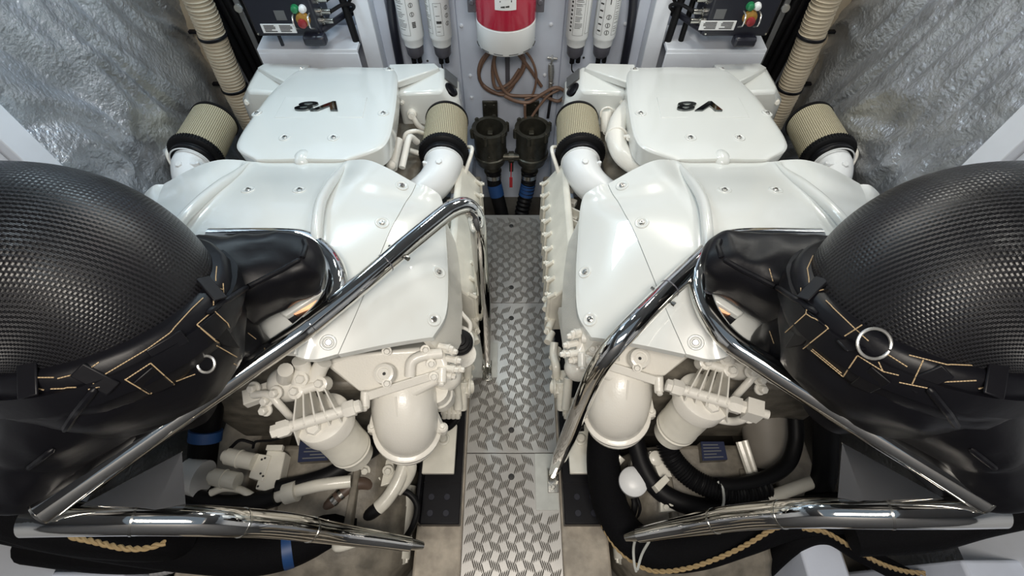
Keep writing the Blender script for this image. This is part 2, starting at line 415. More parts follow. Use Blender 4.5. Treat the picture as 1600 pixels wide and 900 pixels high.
# ------------------------------------------------------------------ along the bulkhead
def fuel_filter(px, label, style, X):
    Y, r = 2.285, .055
    zb = .895
    t = thing('filter_cartridge', label, 'filter', (X, Y, .80), 'filter cartridges on the bulkhead')
    bm = NB(); lathe(bm, (X, Y, zb), (0, 0, 1), [(0, .040), (.006, .046), (.035, .049), (.040, .0525), (.050, r), (.42, r)], 32); obj('canister', bm, whiteb, t)
    bm = NB(); lathe(bm, (X, Y, zb-.062), (0, 0, 1), [(0, .026), (.006, .032), (.02, .040), (.062, .043)], 24); obj('sediment_bowl', bm, greycap, t)
    bm = NB(); cyl(bm, (X-.012, Y-.018, zb-.085), (X-.012, Y-.018, zb-.06), .012); cyl(bm, (X+.018, Y-.02, zb-.08), (X+.018, Y-.02, zb-.05), .011)
    tube(bm, cr([(X-.012, Y-.018, zb-.08), (X-.008, Y-.02, zb-.12), (X+.01, Y-.01, zb-.15), (X+.03, Y, zb-.2)]), .0035, 6); obj('drain_plug', bm, rubber, t)
    # printed panels: thin raised strips that follow the cylinder
    bm = NB()
    def strip(a0, z0, a1, z1):
        n = max(1, int(abs(a1-a0)/.15)); rr = r+.0007
        for i in range(n):
            b0 = a0+(a1-a0)*i/n; b1 = a0+(a1-a0)*(i+1)/n
            f = lambda b, z: bm.verts.new((X+rr*math.sin(b), Y-rr*math.cos(b), z))
            bm.faces.new((f(b0, z0), f(b1, z0), f(b1, z1), f(b0, z1)))
    def frame(a0, a1, z0, z1, th=.0012):
        strip(a0, z0, a1, z0+th); strip(a0, z1-th, a1, z1); strip(a0, z0, a0+th/r, z1); strip(a1-th/r, z0, a1, z1)
    def ringm(a, z, rad):
        for k in range(12):
            t0, t1 = 2*math.pi*k/12, 2*math.pi*(k+1)/12
            f = lambda tt, q: bm.verts.new((X+(r+.0007)*math.sin(a+q*math.cos(tt)/r), Y-(r+.0007)*math.cos(a+q*math.cos(tt)/r), z+q*math.sin(tt)))
            bm.faces.new((f(t0, rad), f(t1, rad), f(t1, rad*.78), f(t0, rad*.78)))
        strip(a-rad*.15/r, z-rad*.7, a+rad*.15/r, z+rad*.7)
    rnd = random.Random(int(px))
    def lines(a0, a1, z0, z1, step=.0075):
        z = z1
        while z > z0:
            strip(a0, z, a0+(a1-a0)*rnd.uniform(.5, 1), z+.0022); z -= step*(1.7 if rnd.random() < .2 else 1)
    if style == 0:
        frame(-.95, .05, zb+.07, zb+.40); lines(-.85, -.1, zb+.09, zb+.38)
        for z in (.165, .205): ringm(.42, zb+z, .0105)
        for k in range(4): strip(.30, zb+.105+k*.007, .62, zb+.110+k*.007)
        strip(.35, zb+.26, .6, zb+.275)
    elif style == 1:
        frame(-1.2, -.55, zb+.075, zb+.40); lines(-1.15, -.6, zb+.09, zb+.38, .008)
        frame(-.25, .42, zb+.07, zb+.215); lines(-.12, .3, zb+.085, zb+.20, .024)
        strip(-.1, zb+.125, .33, zb+.137)
        for k in range(10):                                       # arched mark with a bar under it
            t0, t1 = math.pi*k/10, math.pi*(k+1)/10
            f = lambda tt, q: bm.verts.new((X+(r+.0007)*math.sin(.08+q*math.cos(tt)/r), Y-(r+.0007)*math.cos(.08+q*math.cos(tt)/r), zb+.245+q*math.sin(tt)*.95))
            bm.faces.new((f(t0, .0165), f(t1, .0165), f(t1, .0135), f(t0, .0135)))
        strip(.08-.0165/r, zb+.2425, .08+.0165/r, zb+.246)
        for z in (.12, .155, .19): ringm(.86, zb+z, .010)
    elif style == 2:
        frame(-.55, .35, zb+.07, zb+.40); lines(-.42, .22, zb+.10, zb+.39, .0065); strip(-.55, zb+.21, .35, zb+.2112); strip(-.55, zb+.30, .35, zb+.3012)
        for k in range(8): strip(-.85, zb+.085+k*.018, -.68, zb+.094+k*.018)
        frame(.55, 1.0, zb+.075, zb+.40)
    else:
        frame(-.95, -.42, zb+.07, zb+.40); frame(.42, 1.0, zb+.07, zb+.40); lines(.52, .95, zb+.08, zb+.39, .010)
        for k in range(6): strip(-.85, zb+.085+k*.03, -.55, zb+.092+k*.03)
        for z in (.085, .118, .155): ringm(.0, zb+z, .0115)
        strip(-.05, zb+.21, .03, zb+.29)
    o = obj('printed_label', bm, ink, t, smooth=0); o['kind'] = 'stuff'
    bm = NB(); lathe(bm, (X, Y, zb+.42), (0, 0, 1), [(0, .05), (.02, .06), (.08, .06)], 24); cyl(bm, (X, Y, zb+.46), (X, 2.41, zb+.46), .025); obj('filter_head', bm, blackm, t)
fuel_filter(640, 'white filter cartridge beside the black pipe, leftmost of the four on the bulkhead', 0, -.478)
fuel_filter(684, 'white filter cartridge with an arched mark on its label, left of the red bell', 1, -.342)
fuel_filter(905, 'white filter cartridge with a boxed text panel, right of the red bell', 2, .312)
fuel_filter(948, 'white filter cartridge with three round symbols, rightmost of the four on the bulkhead', 3, .442)

# red and white bell at the top of the bulkhead
t = thing('siren_bell', 'red cylinder with a white skirt at the top of the bulkhead', 'alarm', (-.027, 2.2, .95))
bm = NB(); lathe(bm, (-.027, 2.2, .951), (0, 0, 1), [(0, .118), (.003, .128), (.012, .134), (.115, .134), (.118, .130)], 48); obj('white_skirt', bm, whiteb, t)
bm = NB(); lathe(bm, (-.027, 2.2, 1.069), (0, 0, 1), [(0, .130), (.004, .1335), (.45, .1335), (.5, .10)], 48); obj('red_body', bm, redp, t)
bm = NB()
for k in range(12):
    a = 2*math.pi*(k+.5)/12
    pts = [(-.027+.1352*math.sin(a+d), 2.2-.1352*math.cos(a+d), .965) for d in (-.16, -.08, 0, .08, .16)]
    tube(bm, pts, .0018, 6)
o = obj('slot', bm, ink, t); o['kind'] = 'stuff'
bm = NB(); g = []
for k in range(13):
    a = -.34+.68*k/12
    g.append([(-.027+.1345*math.sin(a), 2.2-.1345*math.cos(a), z) for z in (1.158, 1.25)])
rows = [[bm.verts.new(p) for p in q] for q in g]
for k in range(12): bm.faces.new((rows[k][0], rows[k+1][0], rows[k+1][1], rows[k][1]))
lab = obj('paper_label', bm, whiteb, t)
bm = NB()
for a0, a1, z in ((-.15, -.02, 1.168), (.0, .12, 1.170), (-.18, .2, 1.19), (-.1, .15, 1.205)):
    q = [bm.verts.new((-.027+.1352*math.sin(a), 2.2-.1352*math.cos(a), zz)) for a, zz in ((a0, z), (a1, z), (a1, z+.008), (a0, z+.005))]; bm.faces.new(q)
o = obj('label_print', bm, ink, lab, smooth=0); o['kind'] = 'stuff'
for s in (-1, 1):
    bm = NB(); box(bm, (-.027+s*.145, 2.30, 1.13), (.05, .2, .09)); cyl(bm, (-.027+s*.15, 2.19, 1.13), (-.027+s*.15, 2.205, 1.13), .012); obj('bracket', bm, greycap, t, bevel=.004)

# coiled brown hose on its hook, tap, and strainers
t = thing('coiled_hose', 'coil of thin brown hose hung on the bulkhead under the red bell', 'hose', (-.03, 2.36, .45))
bm = NB(); pts = []
for px, py in ((846, 135), (822, 100), (800, 76), (775, 74), (754, 92), (748, 115), (757, 137), (780, 146), (803, 130), (819, 105), (815, 84), (795, 72), (770, 78), (752, 102), (750, 126), (768, 142), (790, 147), (808, 122), (818, 98), (808, 78), (785, 71), (772, 92), (770, 120), (776, 138), (796, 130), (812, 108)):
    pts.append(PY(px, py, 2.36-.012*math.sin(len(pts)*1.7)))
tube(bm, cr(pts, 8), .0092, 10)
pts = [PY(px, py, 2.34-.006*k) for k, (px, py) in enumerate(((778, 74), (772, 96), (778, 124), (792, 146), (812, 150), (846, 150), (872, 158), (883, 145), (868, 137), (846, 148), (826, 160), (806, 158), (788, 150)))]
tube(bm, cr(pts, 8), .0092, 10)
pts = [PY(px, py, 2.33-.006*k) for k, (px, py) in enumerate(((812, 72), (830, 92), (838, 120), (832, 148), (820, 155)))]
tube(bm, cr(pts, 8), .0065, 10)
pts = [PY(px, py, 2.30-.012*k) for k, (px, py) in enumerate(((874, 140), (856, 150), (838, 172), (828, 186), (821, 184), (820, 164)))]
tube(bm, cr(pts, 8), .0075, 10); obj('hose', bm, brown, t)
bm = NB(); a, b = PY(793, 70, 2.395), PY(793, 136, 2.395); box(bm, (a+b)/2, (.024, .006, (a-b).length)); obj('hook_strap', bm, greycap, t, bevel=.002)
bm = NB(); c = PY(793, 134, 2.37); torus(bm, c, (1, 0, .1), .016, .004, 20, 8); obj('hook_ring', bm, brass, t)

t = thing('water_tap', 'small chromed tap on the bulkhead to the right of the brown hose coil', 'tap', tuple(PY(861, 138, 2.34)))
bm = NB()
tube(bm, [PY(861, 100, 2.35), PY(861, 112, 2.345), PY(861, 124, 2.34), PY(860, 137, 2.335)], [.015, .018, .014, .013], 14)
cyl(bm, PY(861, 112, 2.34), PY(861, 112, 2.41), .009); hexb(bm, PY(861, 128, 2.335), (0, 0, -1), .015, .014); obj('tap_body', bm, brass, t)
bm = NB(); c = PY(863, 91, 2.34); cyl(bm, c-V((.026, 0, -.003)), c+V((.026, 0, -.003)), .007, seg=10); cyl(bm, c-V((.0, .02, 0)), c+V((0, .02, .0)), .007, seg=10); cyl(bm, c, PY(861, 102, 2.345), .005, seg=10); obj('tap_handle', bm, brass, t)
bm = NB(); tube(bm, cr([PY(861, 137, 2.335), PY(861, 150, 2.33), PY(858, 170, 2.3), PY(856, 185, 2.28)]), .008, 10); obj('tap_hose', bm, blackm, t)

for k, (X, lab) in enumerate(((-.122, 'open-topped dark bronze strainer pot, on the left under the coil'), (.112, 'open-topped dark bronze strainer pot, on the right under the hose end'))):
    Y, z0, z1, r = 2.17, .26, .50, .098
    t = thing('sea_strainer', lab, 'strainer', (X, Y, z0), 'sea strainers below the coiled hose')
    bm = NB(); lathe(bm, (X, Y, z0), (0, 0, 1), [(0, .06), (.01, .082), (.05, .090), (.055, .097), (.07, .097), (.075, .090), (.20, .090), (.205, r), (.24, r), (.24, .075), (.06, .07), (.055, .01)], 36)
    for a in range(6):
        th = a*math.pi/3+.3; cyl(bm, (X+r*math.cos(th), Y+r*math.sin(th), z0+.195), (X+r*math.cos(th), Y+r*math.sin(th), z0+.243), .013, seg=12)
    obj('body', bm, bronze, t)
    bm = NB()
    for a in range(6):
        th = a*math.pi/3+.3; hexb(bm, (X+r*math.cos(th), Y+r*math.sin(th), z0+.243), (0, 0, 1), .008, .008)
    o = obj('cover_nuts', bm, bronze, t); o['kind'] = 'stuff'
    bm = NB(); lathe(bm, (X, Y, z0+.075), (0, 0, 1), [(0, .066), (.004, .066)], 24); obj('pot_shade_disc', bm, blackm, t)  # black disc added as the shade inside the empty pot
    bm = NB(); box(bm, (X-.002, 2.34, .49), (.085, .012, .11)); box(bm, (X-.002, 2.28, .40), (.03, .14, .05))
    for dx in (-.028, .022): cyl(bm, (X-.002+dx, 2.332, .52), (X-.002+dx, 2.326, .52), .010, seg=8)
    obj('wall_bracket', bm, bronze, t, bevel=.003)
    bm = NB(); cyl(bm, (X, Y, z0), (X*.9, Y-.03, z0-.06), .05, .042, 20); torus(bm, (X*.93, Y-.02, z0-.05), (0, 0, 1), .046, .006); obj('outlet', bm, bronze, t)
    bm = NB(); box(bm, (X-.0, Y-.088, .36), (.03, .012, .012), Matrix.Rotation(.6, 3, 'Y')); obj('cast_mark', bm, bronze, t, bevel=.003)
    # black suction hose
    hx = SIDE(1, 1)
    pts = cr([(X*.9, Y-.03, z0-.04), (X*.85, Y-.06, z0-.14), (X*.55, Y-.12, z0-.30), (X*.30, Y-.22, z0-.48)])
    t = thing('suction_hose', ('black suction hose with a blue band under the left strainer', 'ribbed black suction hose with a blue band under the right strainer')[k], 'hose', tuple(pts[-1]), 'suction hoses below the strainers')
    bm = NB()
    if k: 
        pp = cr(pts, 4); tube(bm, pp, [.042+.004*math.sin(i*1.3) for i in range(len(pp))], 20)
    else: tube(bm, pts, .042, 20)
    obj('hose', bm, rubber, t)
    bm = NB(); a, b = pts[7], pts[11]; cyl(bm, a, b, .0445, seg=22); obj('band', bm, bluestrap, t, label='blue identification band')
    bm = NB(); cyl(bm, pts[2], pts[4], .046, seg=22); obj('clamp', bm, dullsteel, t)
one('link_pipe', 'dark cross pipe joining the two strainers', 'pipe', (lambda b: (cyl(b, (-.05, 2.13, .33), (.04, 2.13, .33), .022), cyl(b, (-.02, 2.13, .33), (.012, 2.13, .33), .032), cyl(b, (-.004, 2.10, .25), (-.004, 2.13, .33), .012), b)[-1])(NB()), bronze)
one('red_tag', 'small red tag hanging below the strainer cross pipe', 'tag', (lambda b: (box(b, (-.006, 2.06, .20), (.018, .006, .075)), cyl(b, (-.006, 2.06, .235), (-.004, 2.10, .31), .003, seg=6), b)[-1])(NB()), redtag)
for s in (-1, 1):
    tr = trim((s*.30-.06, 1.75, -.28), (s*.30+.06, 2.4, .18), wallm, .02)

def side_gear(s):
    global MIR
    MIR = -1 if s > 0 else 1
    sd = SIDE('left', 'right')
    # vertical black pipe on the bulkhead
    bm = NB(); tube(bm, cr([(-.53, 2.345, 1.6), (-.55, 2.345, 1.2), (-.578, 2.345, .95), (-.585, 2.345, .5)]), .021, 16)
    one('bulkhead_pipe', SIDE('black pipe running down the bulkhead left of the filter cartridges', 'black pipe running down the bulkhead right of the filter cartridges'), 'pipe', bm, navy)
    # trough shelf
    t = thing('equipment_shelf', SIDE('pale box shelf under the control box on the left', 'pale box shelf under the control box on the right'), 'shelf', (-.97, 2.25, .70))
    bm = NB(); prism(bm, [(-1.215, 2.20, .918), (-.738, 2.20, .918), (-.738, 2.40, .93), (-1.215, 2.40, .93)], (0, 0, -.02)); obj('top_board', bm, wallw, t, bevel=.003)
    bm = NB(); box(bm, (-.976, 2.205, .80), (.476, .014, .20)); obj('front_board', bm, wallw, t, bevel=.003)
    # control box
    t = thing('control_box', SIDE('black control box with green and red buttons above the left shelf', 'black control box with green and red buttons above the right shelf'), 'control box', (-.99, 2.2, .94))
    x0, x1, yf, z0, z1 = -1.142, -.850, 2.12, 1.02, 1.40
    bm = NB(); box(bm, ((x0+x1)/2, yf+.09, (z0+z1)/2), (x1-x0, .18, z1-z0)); obj('housing', bm, navy, t, bevel=.010)
    bm = NB()
    for xx_ in (x0+.012, x1-.012): lathe(bm, (xx_, yf, z0+.014), (0, -1, 0), [(0, .005), (.004, .004)], 10)
    o = obj('cover_screws', bm, dullsteel, t); o['kind'] = 'stuff'
    flip = MIR
    def fx(px, py): p = PY(px if flip > 0 else px, py, yf); return p
    lx = (-.395, -.395+.12) if False else None
    # the face is not mirrored: buttons sit to the inboard or outboard side as photographed
    if MIR > 0: pl = [(407, 37), (457, 38), (465, 52), (412, 51)]; g, wt, es, gr, bowl = (461, 13), (473, 13), (475, 32), (438, 24), (488, 44)
    else: pl = [(1600-1096, 32), (1600-1150, 33), (1600-1146, 47), (1600-1091, 47)]; g, wt, es, gr, bowl = (1600-1172, 9), (1600-1183, 9), (1600-1170, 29), (1600-1125, 22), (1600-1168, 46)
    q = [PY(a, b, yf-.002) for a, b in pl]
    xs = sorted(p.x for p in q); zs = sorted(p.z for p in q)
    xa, xb, za, zb_ = xs[0], xs[-1], (zs[0]+zs[1])/2, (zs[2]+zs[3])/2
    bm = NB(); box(bm, ((xa+xb)/2, yf-.002, (za+zb_)/2), (xb-xa, .004, zb_-za)); pn = obj('name_plate', bm, whiteb, t, bevel=.001)
    bm = NB(); rnd = random.Random(5)
    for k in range(5):
        zc = zb_-.006-k*(zb_-za-.010)/4.6
        for a, b in ((.08, .45), (.54, .92)):
            ln = rnd.uniform(.55, 1)*(b-a); box(bm, (xa+(xb-xa)*(a+ln/2), yf-.0045, zc), ((xb-xa)*ln, .001, .0035))
    o = obj('plate_print', bm, ink, pn, smooth=0); o['kind'] = 'stuff'
    for nm, p_, m_, r_ in (('green_button', g, greenb, .014), ('white_button', wt, whiteb, .013)):
        p = PY(*p_, yf); bm = NB(); lathe(bm, p, (0, -1, 0), [(0, r_*1.25), (.006, r_*1.25), (.006, r_), (.018, r_), (.021, r_*.7)], 20); obj(nm, bm, m_, t)
    p = PY(*es, yf); bm = NB(); lathe(bm, p+V((0, 0, .008)), (0, -1, 0), [(0, .030), (.014, .028), (.018, .022)], 28); k_ = obj('stop_switch', bm, yellowb, t)
    bm = NB(); lathe(bm, p, (0, -1, 0), [(.012, .012), (.022, .012), (.024, .019), (.034, .018), (.038, .010)], 24); obj('push_knob', bm, redb, k_)
    bm = NB()
    bm.free()
    for dx in (-.033, .033):
        bm = NB(); tube(bm, cr([p+V((dx, 0, .030)), p+V((dx, -.03, .026)), p+V((dx, -.038, -.01)), p+V((dx, 0, -.036))], 6), .0035, 8); obj('guard_hoop', bm, brass, k_)
    p = PY(*gr, yf); bm = NB(); box(bm, p, (.045, .003, .04)); obj('grey_label', bm, silverl, t)
    p = PY(*bowl, yf); bm = NB(); box(bm, p+V((0, -.008, -.045)), (.10, .05, .045)); obj('lower_boss', bm, navy, t, bevel=.012)
    bm = NB()
    for zc in (1.06, 1.10, 1.15): lathe(bm, (x1, yf+.06, zc), (1, 0, .0), [(0, .018), (.01, .018), (.012, .012), (.05, .011)], 16)
    obj('cable_gland', bm, dullsteel, t)
    bm = NB(); cyl(bm, (x1-.01, yf+.03, 1.03), (x1+.085, 2.33, 1.03), .014); lathe(bm, (x1+.085, 2.33, 1.03), (0, -1, 0), [(0, .022), (.012, .022)], 16); obj('mount_stay', bm, navy, t)
    bm = NB(); box(bm, (x0+.05, yf+.1, .975), (.012, .012, .10)); obj('mount_leg', bm, navy, t)
    t = thing('cable_loom', SIDE('black cables looping from the left control box to its shelf', 'black cables looping from the right control box to its shelf'), 'cable', (-.8, 2.3, .92))
    bm = NB()
    for zc, dz in ((1.10, .0), (1.15, .02)):
        tube(bm, cr([(x1+.05, yf+.06, zc), (x1+.10, 2.22, zc+.01), (x1+.13, 2.27, zc-.02), (-.765, 2.29, 1.02+dz), (-.752, 2.28, .92)]), .008, 8)
    obj('thin_cable', bm, rubber, t)
    bm = NB(); tube(bm, cr([(-.80, 2.30, 1.35), (-.785, 2.30, 1.2), (-.765, 2.28, 1.08), (-.752, 2.27, .91)]), .017, 12)
    if MIR < 0: tube(bm, cr([(-.87, 2.34, 1.3), (-.84, 2.32, 1.15), (-.82, 2.28, 1.02), (-.815, 2.27, .915)]), .013, 10)
    obj('thick_cable', bm, rubber, t)
    # outboard: dark cable tray and tan duct
    t = thing('cable_tray', SIDE('dark cable tray standing between the left control box and the tan duct', 'dark cable tray standing between the right control box and the tan duct'), 'cable tray', (-1.29, 2.36, .5))
    bm = NB(); box(bm, (-1.30, 2.385, 1.0), (.24, .03, 1.2)); obj('backplate', bm, navy, t)
    bm = NB()
    for k, (dx, rr) in enumerate(((-.09, .022), (-.045, .016), (.0, .024), (.05, .014), (.085, .02))):
        tube(bm, cr([(-1.30+dx, 2.34, 1.6), (-1.31+dx+.01*math.sin(k*2), 2.33, 1.15), (-1.305+dx, 2.34, .9), (-1.30+dx, 2.35, .45)]), rr, 10)
    o = obj('cables', bm, rubber, t); o['kind'] = 'stuff'
    bm = NB(); box(bm, (-1.262, 2.30, 1.10), (.026, .01, 1.0)); obj('cover_strip', bm, silverl, t, bevel=.003)
    bm = NB(); lathe(bm, (-1.262, 2.294, 1.06), (0, -1, 0), [(0, .02), (.008, .018)], 14); obj('tray_clip', bm, brass, t)
    n = 150; pts = cr([(-1.36, 2.2, 1.5), (-1.372, 2.2, 1.14), (-1.40, 2.2, .9), (-1.42, 2.2, .66), (-1.425, 2.2, .4)], 60)
    t = thing('ventilation_duct', SIDE('tan corrugated duct in the left corner beside the foil wall', 'tan corrugated duct in the right corner beside the foil wall'), 'duct', tuple(pts[-1]))
    bm = NB(); arc = 0; rr = []
    for i, p in enumerate(pts):
        if i: arc += (pts[i]-pts[i-1]).length
        rr.append(.056+.0045*math.sin(arc*2*math.pi/.0165))
    tube(bm, pts, rr, 22); obj('duct_hose', bm, duct, t, smooth=60)
    for zc in (.985, .72):
        x_ = -1.388 if zc > .8 else -1.415
        bm = NB(); torus(bm, (x_, 2.2, zc), (0, 0, 1), .061, .005, 30, 8, 1.6); box(bm, (x_-.085, 2.23, zc), (.07, .02, .012)); obj('duct_strap', bm, blackm, t)
    MIR = 1
side_gear(-1); side_gear(1)

# ------------------------------------------------------------------ the two engines (drawn for the port side, mirrored to starboard)
XC = -.78
def plain_bolt_mesh():
    bm = NB(); lathe(bm, (0, 0, 0), (0, 0, 1), [(-.002, .0095), (.003, .0095), (.004, .0075)], 16)
    lathe(bm, (0, 0, .003), (0, 0, 1), [(0, .0062), (.004, .006), (.004, .0035), (.001, .0032)], 6)
    me = bpy.data.meshes.new('cover_bolt'); bm.to_mesh(me); bm.free(); me.materials.append(steel); return me
def dish_mesh():
    bm = NB(); lathe(bm, (0, 0, 0), (0, 0, 1), [(-.003, .0235), (.0025, .022), (.0035, .0195), (.0015, .0135), (-.001, .0115)], 28)
    bmesh.ops.recalc_face_normals(bm, faces=bm.faces[:])
    me = bpy.data.meshes.new('bolt_dish'); bm.to_mesh(me); bm.free(); me.materials.append(white)
    me.polygons.foreach_set('use_smooth', [True]*len(me.polygons)); return me
BOLT, DISH = plain_bolt_mesh(), dish_mesh()
def cover_bolts(tree, pix, parent):
    for px, py in pix:
        loc, nor = hit(tree, px, py)
        if loc is None: print('bolt missed', px, py); continue
        if MIR < 0: loc.x *= -1; nor.x *= -1
        q = nor.to_track_quat('Z', 'Y')
        for me in (DISH, BOLT):
            o = link(me.name, me, parent); o.location = loc-root_of(parent).location; o.rotation_mode = 'QUATERNION'; o.rotation_quaternion = q

def engine(s):
    global MIR
    MIR = -1 if s > 0 else 1
    up = 0.0 if MIR > 0 else .02
    t = thing('marine_engine', SIDE('white eight-cylinder marine engine on the left of the walkway', 'white eight-cylinder marine engine on the right of the walkway'), 'engine', (XC, 1.3, .05))
    # --- forward cover carrying the badge
    rows = []
    for Y, z, h, xc in ((2.13, .868, .225, -.78), (2.05, .888, .248, -.78), (1.85, .925, .275, -.775), (1.66, .95, .288, -.768), (1.50, .966, .290, -.765), (1.425, .971, .262, -.768), (1.365, .972, .170, -.775)):
        rows.append([V((xc-h, Y, z-.010)), V((xc-h*.9, Y, z-.001)), V((xc-h*.5, Y, z)), V((xc, Y, z+.003)), V((xc+h*.5, Y, z)), V((xc+h*.9, Y, z-.001)), V((xc+h, Y, z-.010))])
    bm = NB(); patch(bm, rows, 5, 5, .085, .02); sph(bm, (XC+.002, 1.385, .960), .042, (.75, 1.0, .55), 20)
    tree = bvh_of(bm); fc = obj('badge_cover', bm, white, t, bevel=.018, seg=4, smooth=50)
    cover_bolts(tree, [(471, 108), (608, 108), (401, 177), (599, 177), (445, 215), (521, 215)], fc)
    q = [hit(tree, *p) for p in ((446, 152), (574, 152), (567, 184), (429, 184))]
    n = sum((b for a, b in q), V()).normalized(); pl = [a for a, b in q]
    cx = sum(p.x for p in pl)/4; 
    bm = NB(); prism(bm, [p-n*.004 for p in pl], n*.0065); bp_ = obj('badge_plate', bm, white, fc, bevel=.002)
    cc = sum(pl, V())/4 + n*.004
    d = V((0, 1, 0)); d = (d-n*d.dot(n)).normalized()
    if MIR < 0: cc.x *= -1; n.x *= -1
    d = (d-n*d.dot(n)).normalized()
    yd = -d; xd = yd.cross(n)
    m = cc + V((.0, 0, 0))
    letters('badge_letter', 'V', .094, .004, badge, fc, m+V((.042, 0, 0))+n*.002, xd, yd, .22, .0045, 1.6)
    letters('badge_digit', '8', .094, .004, badge, fc, m-V((.052, 0, 0))+n*.002, xd, yd, .22, .0015, 1.75)
    # wing plates and charge air boxes both sides of the forward cover
    for k in (1, -1):
        f = lambda x, y, z: V((XC+k*x, y, z))
        bm = NB(); prism(bm, [f(.19, 2.16, .868), f(.41, 2.17, .868), f(.435, 2.13, .868), f(.25, 1.985, .885), f(.2, 1.985, .885)], (0, 0, -.035)); obj('wing_plate', bm, white, t, bevel=.006)
        bm = NB()
        rings = []
        for z in (.42, .66):
            rings.append([f(.235, 2.16, z), f(.525, 2.165, z), f(.535, 2.03, z), f(.50, 1.985, z), f(.46, 1.97, z), f(.245, 1.965, z)])
        rings.append([f(.235, 2.16, .80), f(.517, 2.165, .78), f(.524, 2.03, .76), f(.49, 1.99, .755), f(.455, 1.975, .75), f(.245, 1.965, .745)])
        rings.append([f(.24, 2.15, .850), f(.44, 2.165, .855), f(.452, 2.015, .842), f(.447, 2.0, .838), f(.44, 1.99, .835), f(.25, 1.975, .835)])
        loft(bm, rings); btree = bvh_of(bm); ib = obj('charge_air_box', bm, white, t, bevel=.014, seg=3)
        if k > 0:
            v1, v2, v3, v4 = f(.44, 2.165, .855), f(.452, 2.015, .842), f(.524, 2.03, .76), f(.517, 2.165, .78)
            nn = (v2-v1).cross(v4-v1).normalized(); nn = nn if nn.z > 0 else -nn
            a, b, c_, d_ = [v1.lerp(v2, i).lerp(v4.lerp(v3, i), j)+nn*.003 for i, j in ((.06, .14), (.54, .14), (.54, .84), (.06, .84))]
            bm = NB(); prism(bm, [a, b, c_, d_], nn*.006); obj('data_plate', bm, silverl, ib, smooth=0)
            cc2 = v1.lerp(v2, .80).lerp(v4.lerp(v3, .80), .52)
            bm = NB(); lathe(bm, cc2-nn*.02, nn, [(0, .036), (.026, .036), (.030, .028), (.024, .022)], 24); obj('plug', bm, blackm, ib)
            bm = NB(); bolt(bm, f(.262, 1.970, .79), (0, -1, .2), .008, .01); lathe(bm, f(.30, 1.965, .735), (.1, -1, .35), [(0, .024), (.014, .022), (.016, .015), (.05, .014)], 16)
            tube(bm, cr([f(.305, 1.93, .75), f(.33, 1.92, .70), f(.36, 1.93, .66), f(.37, 1.95, .62)]), .013, 12); obj('sensor_fitting', bm, casting, ib)
        else:
            bm = NB(); bolt(bm, f(.48, 2.00, .77), (0, -1, .4), .012, .014); obj('box_bolt', bm, casting, ib)
        # air filter, elbow
        ax = V((k*.02, -1, 0)).normalized(); A = f(.47, 1.945, .725) if k > 0 else f(.635, 1.94, .725)
        if k < 0: ax = V((.01, -1, 0)).normalized()
        af_label = 'air filter on the walkway side of the engine' if k > 0 else 'air filter on the hull side of the engine'
        bm = NB(); lathe(bm, A+ax*.02, ax, [(0, .094), (.002, .098), (.235, .102), (.237, .095)], 56, uv=True)
        af = obj('air_filter', bm, gauze, t, label=af_label)
        bm = NB(); lathe(bm, A+ax*.008, ax, [(0, .085), (.002, .100), (.016, .102), (.018, .098)], 48); obj('end_cap', bm, rubber, af)
        bm = NB(); lathe(bm, A+ax*.246, ax, [(0, .101), (.003, .109), (.026, .110), (.032, .103), (.036, .088), (.062, .086)], 56)
        for j in range(56):
            th = 2*math.pi*j/56; N = ax.orthogonal().normalized(); B = ax.cross(N); e = N*math.cos(th)+B*math.sin(th)
            box(bm, A+ax*.259+e*.110, (.004, .004, .02), ax.to_track_quat('Z', 'Y').to_matrix())
        obj('rubber_ring', bm, rubber, af)
        bm = NB(); torus(bm, A+ax*.298, ax, .087, .004, 40, 8, 2.2); obj('hose_clip', bm, blackm, af)
        E = A+ax*.30
        pth = [E, E+ax*.05, E+ax*.13+V((-k*.035, 0, -.015)), E+ax*.19+V((-k*.11, 0, -.035)), E+ax*.20+V((-k*.20, 0, -.05))]
        bm = NB(); pp = cr(pth, 8); n_ = len(pp); rr = [(.083 if k > 0 else .072)-.018*i/(n_-1) for i in range(n_)]; tube(bm, pp, rr, 28)
        torus(bm, pp[3], ax, .083, .003, 36, 6); el = obj('intake_elbow', bm, whiteb, t)
        bm = NB(); top = pp[10]+V((0, 0, rr[10]-.006)); lathe(bm, top+V((0, -.02, -.004)), (0, -.3, 1), [(0, .016), (.014, .014)], 6); obj('sensor_boss', bm, whiteb, el, bevel=.002)
        bm = NB()
        c0 = pp[16]+V((-k*.015, .055, .050))
        for dx in (-.022, .022): cyl(bm, c0+V((dx, 0, -.03)), c0+V((dx, 0, .022)), .008, seg=12)
        box(bm, c0, (.05, .012, .036)); obj('lug_bracket', bm, whiteb, el, bevel=.002)
        tube_pts = [A+ax*.20+V((k*.105, 0, -.01)), A+ax*.23+V((k*.125, 0, .01)), A+ax*.27+V((k*.122, 0, .005)), A+ax*.31+V((k*.10, 0, -.04)), A+ax*.33+V((k*.085, 0, -.10))]
        bm = NB(); tube(bm, cr(tube_pts), .009, 10); obj('breather_pipe', bm, casting, el)
